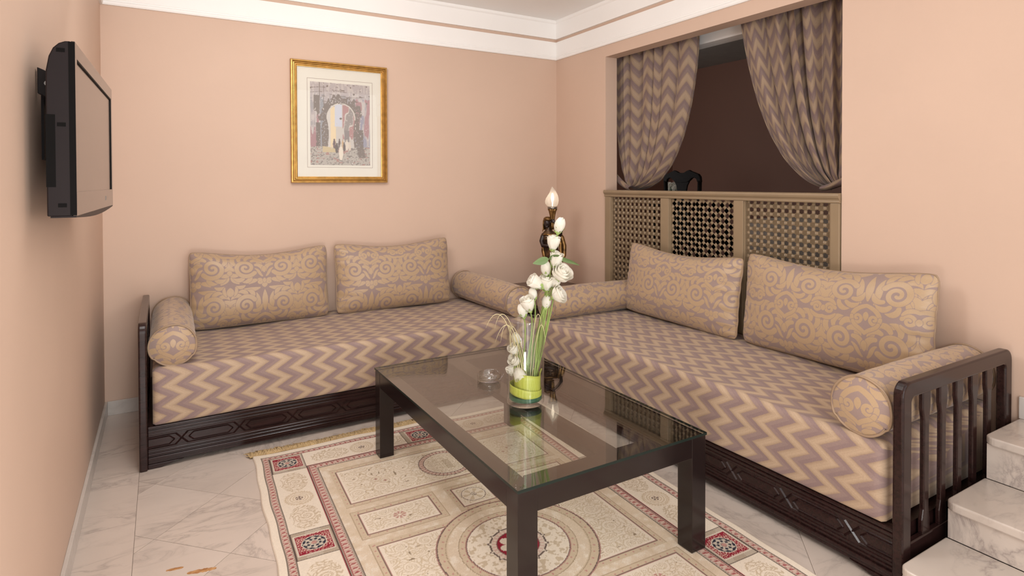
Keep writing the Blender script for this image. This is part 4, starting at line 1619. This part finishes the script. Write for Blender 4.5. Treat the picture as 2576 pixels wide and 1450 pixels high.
def sepal_mesh():
    m_ = MB()
    m_.lathe([(.0, -.16), (.07, -.15), (.13, -.06), (.15, .02), (.10, .06)], n=10, caps=False)
    for k in range(5):
        ph = 2 * PI * k / 5 + .3

        def fn(u, v):
            s = (u * 2 - 1) * .13 * (1 - v ** 1.5)
            r = .12 + .26 * v + .05 * math.sin(v * 5 + k)
            z = -.02 + .42 * v - .30 * v * v * (k % 2)
            return (r * math.cos(ph) - s * math.sin(ph), r * math.sin(ph) + s * math.cos(ph), z)
        m_.grid(fn, 2, 5)
    return mesh_from(m_, 'sepals', M_SEPAL, smooth=True, recalc=False)


ROSE = {k: rose_mesh(k) for k in ('bud', 'half', 'open')}
SEP = sepal_mesh()
rr_ = random.Random(11)


def rose(label, dx, z, dd, kind, size, tilt, foot, group='white roses in the vase', bend=.02):
    """tilt: (right, up, away) direction of the bloom; the stem runs down to foot"""
    f2 = Vector((fw.x, fw.y, 0)).normalized()
    ax = (rt * tilt[0] + Vector((0, 0, 1)) * tilt[1] + f2 * tilt[2]).normalized()
    c = V3(dx, z, dd)
    base = c - ax * size * .42
    ft = V3(*foot)
    size *= 1.14
    root = thing('rose', ft, label, 'rose', group)
    o = put(ROSE[kind], 'bloom', root, base)
    q = ax.to_track_quat('Z', 'Y').to_euler()
    o.rotation_euler = q
    o.rotation_euler.rotate_axis('Z', rr_.uniform(0, 6))
    o.scale = (size,) * 3
    o2 = put(SEP, 'sepals', root, base, q)
    o2.scale = (size,) * 3
    # stem
    p0, p3 = ft, base - ax * size * .1
    p2 = p3 - ax * min(.09, (p3 - p0).length * .4)
    p1 = p0 + (p3 - p0) * .35 + rt * rr_.uniform(-bend, bend) * .4 + f2 * rr_.uniform(-bend, bend) * .4
    pts = []
    for k in range(15):
        t = k / 14
        pts.append((1 - t) ** 3 * p0 + 3 * (1 - t) ** 2 * t * p1 + 3 * (1 - t) * t * t * p2 + t ** 3 * p3)
    build(MB().tube(pts, [.0036 - .0008 * k / 14 for k in range(15)], 7), 'stem', M_STEM, root, smooth=True)
    return root


def leaf(parent, a, b, width, droop, name='leaf'):
    a, b = Vector(a), Vector(b)
    d = b - a
    Ln = d.length
    d.normalize()
    sd = d.cross(Vector((0, 0, 1))).normalized()
    sd = (sd * .6 + Vector((0, 0, 1.0))).normalized()
    nrm = d.cross(sd).normalized()

    def fn(u, v):
        s = u * 2 - 1
        wv = width * math.sin(PI * min(1, v ** .8)) ** .8 * (1 - .25 * v)
        p = a + d * Ln * v + sd * s * wv + nrm * (abs(s) * .25 * wv) + Vector((0, 0, -abs(droop) * v * v))
        return tuple(p)
    m_ = MB().grid(fn, 6, 12)
    return build(m_, name, M_RLEAF, parent, smooth=True, recalc=False)


zf = VZ + .030
r1 = rose('topmost white rose bud of the bouquet', .142, 1.166, .0, 'bud', .058, (.25, 1, -.1), (.022, zf, .0))
rose('white rose just below the topmost bud', .117, 1.092, .012, 'half', .058, (.1, 1, -.15), (.0, zf, .01))
r3 = rose('white rose behind the green leaves', .126, 1.024, .0, 'half', .060, (.2, 1, -.3), (.03, zf, -.01))
leaf(r3, V3(.098, 1.035, -.012), V3(.030, 1.022, -.03), .019, .004)
leaf(r3, V3(.098, 1.035, -.012), V3(.140, 1.058, -.04), .014, .004)
leaf(r3, V3(.125, 1.042, -.012), V3(.226, 1.022, -.02), .013, .014)
rose('slim white rose left of the largest bloom', .088, .985, .012, 'bud', .056, (-.1, 1, -.1), (-.01, zf, .02))
rose('largest open white rose on the right of the bouquet', .146, .972, -.02, 'open', .062, (.45, .75, -.55), (.012, zf, -.02))
rose('white rose pointing left in the middle of the bouquet', .050, .930, .0, 'half', .062, (-.8, .6, -.2), (.015, zf, .02), bend=.03)
rose('white rose among the stems in the middle', .090, .922, .015, 'half', .062, (.0, 1, -.3), (.005, zf, .03))
rose('small white rose under the largest bloom', .126, .930, .014, 'half', .052, (.1, 1, -.1), (.03, zf, .02))
rose('white rose facing right above the vase rim', .134, .884, -.012, 'open', .052, (.8, .5, -.35), (.025, zf, -.03))
rose('half hidden white rose bud between stems and bolster', .034, .880, .012, 'bud', .046, (-.2, 1, -.1), (-.01, zf, .0))
rose('white rose at the left just over the vase rim', .014, .842, -.015, 'half', .062, (-.25, .9, -.35), (-.02, zf, -.02))
rose('greenish white rose bud touching the vase rim', -.010, .812, .0, 'bud', .052, (-.2, 1, -.1), (-.03, zf, .0))
rose('white rose bud on the right at the vase rim', .088, .845, .015, 'bud', .050, (.2, 1, .1), (.035, zf, .01))
grp2 = 'white roses inside the vase'
rose('white rose inside the vase, highest of the inner cluster', -.036, .700, -.012, 'bud', .046, (-.3, .9, -.3), (-.005, zf, -.02), grp2)
rose('white rose inside the vase against the left glass', -.044, .655, -.016, 'half', .048, (-.5, .8, -.4), (-.015, zf, -.02), grp2)
rose('white rose inside the vase, middle of the inner cluster', -.040, .612, -.018, 'half', .050, (-.5, .5, -.6), (-.01, zf, -.01), grp2)
rose('white rose inside the vase, lowest and largest of the inner cluster', -.030, .570, -.026, 'half', .054, (.3, -.6, -.5), (-.02, zf + .06, .0), grp2)
rose('white rose inside the vase pressed against the lower left glass', -.050, .578, .004, 'half', .046, (-.4, -.3, -.3), (-.02, zf + .05, .01), grp2)

for k in range(9):
    s0 = -.025 + .006 * k
    f2 = Vector((fw.x, fw.y, 0)).normalized()
    top = .79 + .022 * math.sin(k * 2.1)
    reach = -.060 - .013 * ((k * 5) % 7) if k < 7 else .045 + .02 * (k - 7)
    p0, p1, p2, p3 = V3(s0, zf + .02, -.03), V3(s0 + reach * .2, top - .05, -.035), V3(s0 + reach * .7, top + .09, -.04), V3(s0 + reach * (1.15 if k % 2 else .9), top - .035 - .02 * (k % 3), -.035)
    if k % 3 == 0 and k < 7:
        p3 = V3(-.055, .60 + .03 * k / 3, -.03)
        p2 = V3(-.085, .86, -.035)
    pts = [(1 - t) ** 3 * p0 + 3 * (1 - t) ** 2 * t * p1 + 3 * (1 - t) * t * t * p2 + t ** 3 * p3 for t in [j / 22 for j in range(23)]]
    build(MB().tube(pts, [.0013] * 18 + [.001, .0009, .0008, .0006, .0004], 5), 'grass_blade', M_GRASS, None, smooth=True, base=p0,
          label='thin pale grass blade looping over the vase rim', cat='grass blade', group='grass loops in the vase')

# ------------------------------------------------------------------ figurine lamp on the corner table
LX, LY, LZ = -.395, -.505, .53
f2 = Vector((fw.x, fw.y, 0)).normalized()


def F3(dx, z, dd=0): 
    p = Vector((LX, LY, 0)) + rt * dx + f2 * dd
    return Vector((p.x, p.y, z))


lamp = thing('figurine_lamp', (LX, LY, LZ), 'bronze robed figurine holding a torch with lit flame shaped glass shade', 'lamp')
M_BRZ = NT('dark_bronze')
M_BRZ = M_BRZ.set(col=M_BRZ.ramp(M_BRZ.noise(M_BRZ.coord(), 26, 3), [(.35, (.030, .016, .010)), (.75, (.16, .085, .035))]), rough=.33, metal=.55)
M_GLD = NT('old_gold_bronze')
M_GLD = M_GLD.set(col=M_GLD.ramp(M_GLD.noise(M_GLD.coord(), 30, 3), [(.3, (.09, .045, .015)), (.7, (.34, .19, .065))]), rough=.3, metal=.75)
M_SKN = plain('black_bronze', (.022, .011, .009), .35, .3, .5, .2)
build(MB().lathe([(0, 0), (.075, 0), (.078, .01), (.07, .022), (.06, .03), (.062, .045), (0, .046)], (LX, LY, LZ + .0005), 28), 'base', M_BRZ, lamp, smooth=True)


def body_ring(z, dx, a, b, dd=0, n=24, tw=0):
    return [tuple(F3(dx + a * math.cos(t) * (1 + .05 * math.cos(7 * t + tw)), z, dd + b * math.sin(t))) for t in [2 * PI * k / n for k in range(n)]]


m_ = MB()
secs = [(.572, 0, .066, .060), (.60, .002, .060, .055), (.66, .004, .054, .050), (.72, .008, .056, .052), (.78, .010, .062, .054), (.82, .004, .058, .048), (.855, -.004, .052, .042),
        (.89, -.010, .056, .045), (.925, -.014, .063, .048), (.950, -.016, .066, .043), (.970, -.018, .058, .037), (.985, -.022, .036, .028), (1.000, -.027, .021, .020), (1.03, -.032, .019, .018)]
m_.loft([body_ring(z, d, a, b, tw=z * 30) for z, d, a, b in secs])


def rem(mb_, name, mat, vox=.0042):
    o = build(mb_, name, mat, lamp, smooth=True)
    r_ = o.modifiers.new('remesh', 'REMESH'); r_.mode = 'VOXEL'; r_.voxel_size = vox; r_.use_smooth_shade = True
    s_ = o.modifiers.new('smooth', 'SMOOTH'); s_.iterations = 3; s_.factor = .5
    return o


def ell(mb_, c, a, b, h, n=16):
    c = Vector(c)
    rings = []
    for k in range(1, 10):
        t = PI * k / 10
        rings.append([tuple(c + rt * a * math.sin(t) * math.cos(q) + f2 * b * math.sin(t) * math.sin(q) + Vector((0, 0, -h * math.cos(t)))) for q in [2 * PI * j / n for j in range(n)]])
    mb_.loft(rings)


rem(m_, 'robe', M_BRZ)
# head, arms and hands in darker bronze
m_ = MB()
ell(m_, F3(-.036, 1.048, -.006), .026, .029, .037)
ell(m_, F3(-.044, 1.042, -.034), .006, .007, .009)          # nose
ell(m_, F3(-.040, 1.022, -.026), .012, .010, .011)          # chin
m_.tube([F3(-.030, 1.03, 0), F3(-.022, .99, 0), F3(-.02, .965, 0)], [.015, .017, .03], 12)
m_.tube([F3(-.064, .955, -.008), F3(-.078, .915, -.018), F3(-.070, .885, -.036), F3(-.035, .883, -.055), F3(.0, .894, -.058), F3(.022, .900, -.054)], [.020, .0185, .017, .0155, .013, .011], 12)
for k in range(4):
    m_.tube([F3(.016, .888 + .006 * k, -.054), F3(.034, .890 + .006 * k, -.05), F3(.042, .888 + .006 * k, -.04)], [.0042, .004, .003], 6)
m_.tube([F3(.036, .958, -.005), F3(.062, .965, -.022), F3(.066, .995, -.035), F3(.042, 1.03, -.034), F3(.016, 1.058, -.026)], [.017, .015, .0135, .0115, .010], 12)
for k in range(4):
    m_.tube([F3(.020, 1.052 + .007 * k, -.028), F3(.002, 1.054 + .007 * k, -.030), F3(-.010, 1.054 + .007 * k, -.020)], [.0045, .004, .0032], 6)
rem(m_, 'head_and_arms', M_SKN, .0034)
# headscarf and drapery
m_ = MB()
m_.loft([[tuple(F3(-.034 + a * math.cos(t), z + .012 * math.sin(t), .004 + b * math.sin(t))) for t in [PI * (-.12 + 1.24 * k / 18) for k in range(19)]] +
         [tuple(F3(-.034 + (a - .006) * math.cos(t), z + .012 * math.sin(t), .004 + (b - .006) * math.sin(t))) for t in [PI * (-.12 + 1.24 * k / 18) for k in range(18, -1, -1)]]
         for z, a, b in ((.985, .040, .034), (1.01, .036, .034), (1.04, .036, .037), (1.065, .034, .036), (1.083, .026, .028))])
ell(m_, F3(-.033, 1.078, -.004), .032, .034, .020)
rem(m_, 'headscarf', M_GLD, .0036)
for nm, pts, rad in (('drapery', [F3(.045, .985, .01), F3(.075, .94, -.005), F3(.090, .88, -.015), F3(.088, .81, -.02), F3(.066, .76, -.032), F3(.03, .735, -.045)], [.014, .017, .018, .017, .014, .007]),
                     ('drapery', [F3(.040, .97, -.03), F3(.060, .90, -.04), F3(.062, .82, -.045), F3(.04, .77, -.052), F3(.0, .75, -.056)], [.009, .011, .011, .009, .005]),
                     ('drapery', [F3(-.062, .90, .01), F3(-.066, .84, .01), F3(-.050, .76, -.01), F3(-.05, .68, -.02), F3(-.055, .60, -.02)], [.012, .014, .012, .011, .010]),
                     ('collar', [F3(-.066, .960, -.02), F3(-.05, .968, -.042), F3(-.02, .962, -.050), F3(.012, .968, -.042), F3(.034, .975, -.02)], [.007, .008, .008, .008, .007])):
    build(MB().tube(pts, rad, 10), nm, M_GLD, lamp, smooth=True)
for s_ in (-1, 1):
    ell_m = MB(); ell(ell_m, F3(-.016 + s_ * .021, .932, -.040), .019, .016, .018)
    build(ell_m, 'bodice', M_BRZ, lamp, smooth=True)
# torch
torch = [(.010, 1.0), (.012, 1.03), (.014, 1.06), (.0175, 1.09), (.0215, 1.115), (.0265, 1.137), (.033, 1.150), (.030, 1.156), (.012, 1.150)]
build(MB().lathe([(r_, z) for r_, z in torch], (F3(.004, 0).x, F3(.004, 0).y, 0), 48, True, .10, 9), 'torch_cup', M_GLD, lamp, smooth=True)
tc = F3(.004, 0)
build(MB().lathe([(.010, 1.153), (.034, 1.154), (.036, 1.158), (.036, 1.168), (.033, 1.171), (.010, 1.170)], (tc.x, tc.y, 0), 32), 'collar_ring', plain('pewter', (.25, .22, .19), .35, .9), lamp, smooth=True)
sh = [(.026, 1.170), (.039, 1.180), (.0465, 1.196), (.0485, 1.213), (.0455, 1.232), (.038, 1.251), (.029, 1.268), (.021, 1.284), (.014, 1.299), (.002, 1.3195)]
rings = []
for i, (r_, z) in enumerate(sh):
    rings.append([(tc.x + r_ * (1 + .06 * math.cos(9 * t + i * .45)) * math.cos(t) - .005 * math.sin(i * .75) * rt.x, tc.y + r_ * (1 + .06 * math.cos(9 * t + i * .45)) * math.sin(t) - .005 * math.sin(i * .75) * rt.y, z) for t in [2 * PI * k / 60 for k in range(60)]])
M_SHADE = NT('frosted_glass')
tl = M_SHADE.n('ShaderNodeBsdfTranslucent'); tl.inputs[0].default_value = (.92, .88, .82, 1)
tp = M_SHADE.n('ShaderNodeBsdfTransparent'); tp.inputs[0].default_value = (.95, .92, .88, 1)
df = M_SHADE.n('ShaderNodeBsdfDiffuse'); df.inputs[0].default_value = (.8, .74, .68, 1)
mx1 = M_SHADE.n('ShaderNodeMixShader'); mx1.inputs[0].default_value = .45
mx2 = M_SHADE.n('ShaderNodeMixShader'); mx2.inputs[0].default_value = .30
M_SHADE.l(tl.outputs[0], mx1.inputs[1]); M_SHADE.l(df.outputs[0], mx1.inputs[2])
M_SHADE.l(mx1.outputs[0], mx2.inputs[1]); M_SHADE.l(tp.outputs[0], mx2.inputs[2])
M_SHADE.l(mx2.outputs[0], M_SHADE.out.inputs[0])
build(MB().loft(rings, True, False), 'flame_shade', M_SHADE.m, lamp, smooth=True)
M_BULB = NT('lit_bulb')
M_BULB.b.inputs['Emission Color'].default_value = (1, .86, .66, 1)
M_BULB.b.inputs['Emission Strength'].default_value = 5
bulb = MB().lathe([(.004, 1.172), (.005, 1.205), (.010, 1.222), (.0125, 1.240), (.009, 1.258), (.003, 1.272)], (tc.x, tc.y, 0), 16)
build(bulb, 'bulb', M_BULB.m, lamp, smooth=True)

# ------------------------------------------------------------------ dim room: chair, dining table, flowers
M_EB = wood_mat('near_black_wood', (.006, .004, .0035), (.012, .007, .006), .5)
M_EB.node_tree.nodes['Principled BSDF'].inputs['Specular IOR Level'].default_value = .12
CHX, CHY = .95, -.505
chr_ = thing('dining_chair', (CHX + .2, CHY, ZF2), 'near black carved chair back showing over the screen beyond the opening', 'chair')
zt_ = 1.452
half = [(0, zt_ - .022), (.03, zt_ - .02), (.06, zt_ - .006), (.085, zt_ + .002), (.11, zt_ - .010), (.15, zt_ - .022), (.185, zt_ - .034), (.205, zt_ - .056), (.212, zt_ - .10), (.176, zt_ - .10),
        (.165, zt_ - .075), (.14, zt_ - .062), (.115, zt_ - .068), (.09, zt_ - .088), (.07, zt_ - .10), (0, zt_ - .105)]
poly = [(a, b) for a, b in half] + [(-a, b) for a, b in half[::-1] if a > 0]
build(MB().prism(poly, lambda a, b, d: (d, CHY + a, b), CHX, CHX + .026), 'crest_rail', M_EB, chr_, bevel=.003)
sp = [(.085, zt_ - .095), (.062, zt_ - .13), (.048, zt_ - .19), (.055, zt_ - .30), (.075, zt_ - .38), (.05, zt_ - .50), (.07, zt_ - .56)]
poly = sp + [(-a, b) for a, b in sp[::-1]]
build(MB().prism(poly, lambda a, b, d: (d, CHY + a, b), CHX + .006, CHX + .020), 'splat', M_EB, chr_, bevel=.002)
for s_ in (1, -1):
    pts = [(CHX + .013, CHY + s_ * .194, zt_ - .09), (CHX + .014, CHY + s_ * .188, zt_ - .25), (CHX + .018, CHY + s_ * .178, zt_ - .42), (CHX + .02, CHY + s_ * .175, zt_ - .58), (CHX - .02, CHY + s_ * .178, ZF2)]
    build(MB().tube(pts, [.018, .018, .019, .021, .019], 10), 'back_post', M_EB, chr_, smooth=True)
    build(MB().tube([(CHX + .42, CHY + s_ * .20, ZF2 + .44), (CHX + .44, CHY + s_ * .215, ZF2 + .30), (CHX + .42, CHY + s_ * .205, ZF2 + .1), (CHX + .44, CHY + s_ * .21, ZF2)], [.026, .024, .014, .02], 10), 'front_leg', M_EB, chr_, smooth=True)
build(MB().box(CHX + .01, CHX + .46, CHY - .215, CHY + .215, ZF2 + .42, ZF2 + .46), 'seat', M_EB, chr_, bevel=.012)

# round of cream flowers in a small pot on a side stand behind the chair
fs_ = thing('flower_stand', (1.80, .36, ZF2), 'dark stand in the dim room carrying a pot of cream flowers', 'stand')
build(MB().box(1.60, 2.0, .16, .56, ZF2 + .70, ZF2 + .73), 'top', M_EB, fs_, bevel=.004)
for x in (1.62, 1.95):
    for y in (.18, .51):
        build(MB().box(x, x + .03, y, y + .03, ZF2, ZF2 + .70), 'leg', M_EB, fs_)
fp = thing('flower_pot', (1.78, .38, ZF2 + .7305), 'bunch of cream flowers in a dark pot seen behind the chair', 'flowers')
build(MB().lathe([(.0, 0), (.04, 0), (.055, .05), (.05, .08), (0, .075)], (1.78, .38, ZF2 + .7305), 18), 'pot', M_EB, fp, smooth=True)
fm = MB()
rf2 = random.Random(4)
for k in range(11):
    c = Vector((1.78 + rf2.uniform(-.06, .06), .38 + rf2.uniform(-.075, .075), 1.285 + rf2.uniform(-.02, .055)))
    o = put(ROSE['open'], 'bloom', fp, c - Vector((0, 0, .02)), (rf2.uniform(-.7, .7), rf2.uniform(-.7, .7), 0))
    o.scale = (.05,) * 3
    build(MB().tube([(1.78, .38, ZF2 + .80), tuple(c)], .003, 5), 'stem', M_LEAFD, fp)
# dining table with a grey cloth
dt = thing('dining_table', (.78, -2.15, ZF2), 'table with plain grey cloth glimpsed through the screen holes', 'table')
M_CLOTH = plain('grey_cloth', (.30, .27, .25), .85)
n = 120
rings = []
for z, e, w_ in ((1.10, -.02, 0), (1.10, 0, 0), (1.085, .008, .1), (.95, .014, 1), (.62, .03, 2.2)):
    ring = []
    for k in range(n):
        t = 2 * PI * k / n
        cx_, cy_ = math.cos(t), math.sin(t)
        m__ = max(abs(cx_), abs(cy_))
        sx_, sy_ = cx_ / m__, cy_ / m__
        off = e + .008 * w_ * math.sin(18 * t)
        ring.append((.78 + sx_ * (.36 + off), -2.15 + sy_ * (.62 + off), z))
    rings.append(ring)
m_ = MB().loft(rings, True, False)
m_.add(rings[0], [tuple(range(n))])
build(m_, 'cloth', M_CLOTH, dt, smooth=False, recalc=True)
for x in (.47, 1.05):
    for y in (-2.72, -1.62):
        build(MB().box(x, x + .05, y, y + .05, ZF2, 1.09), 'leg', M_EB, dt)

# ------------------------------------------------------------------ dried stains on the marble
M_STAIN = NT('brown_stain')
M_STAIN = M_STAIN.set(col=M_STAIN.ramp(M_STAIN.noise(M_STAIN.coord(), 40, 3), [(.35, lin(150, 96, 50)), (.65, lin(196, 150, 100))]), rough=.4)


def stain(label, pts, w0, seed):
    rs = random.Random(seed)
    P = [Vector((x, y, 0)) for x, y in pts]
    left, right = [], []
    n = 18
    for k in range(n + 1):
        t = k / n
        p = P[0].lerp(P[1], t)
        d = (P[1] - P[0]).normalized()
        nn = Vector((-d.y, d.x, 0))
        w_ = w0 * (math.sin(PI * (t * .96 + .02)) ** .45) * rs.uniform(.7, 1.15)
        left.append(p + nn * w_); right.append(p - nn * w_)
    poly = [(p.x, p.y) for p in left] + [(p.x, p.y) for p in right[::-1]]
    m_ = MB().prism(poly, lambda a, b, d: (a, b, d), .0002, .0009)
    return build(m_, 'stain', M_STAIN, None, base=(P[0] + P[1]) / 2, label=label, cat='stain')


stain('darker brown dried streak on the marble floor', ((-2.836, -1.833), (-2.746, -1.853)), .011, 1)
stain('paler short brown streak on the marble floor', ((-2.898, -1.780), (-2.845, -1.789)), .007, 2)
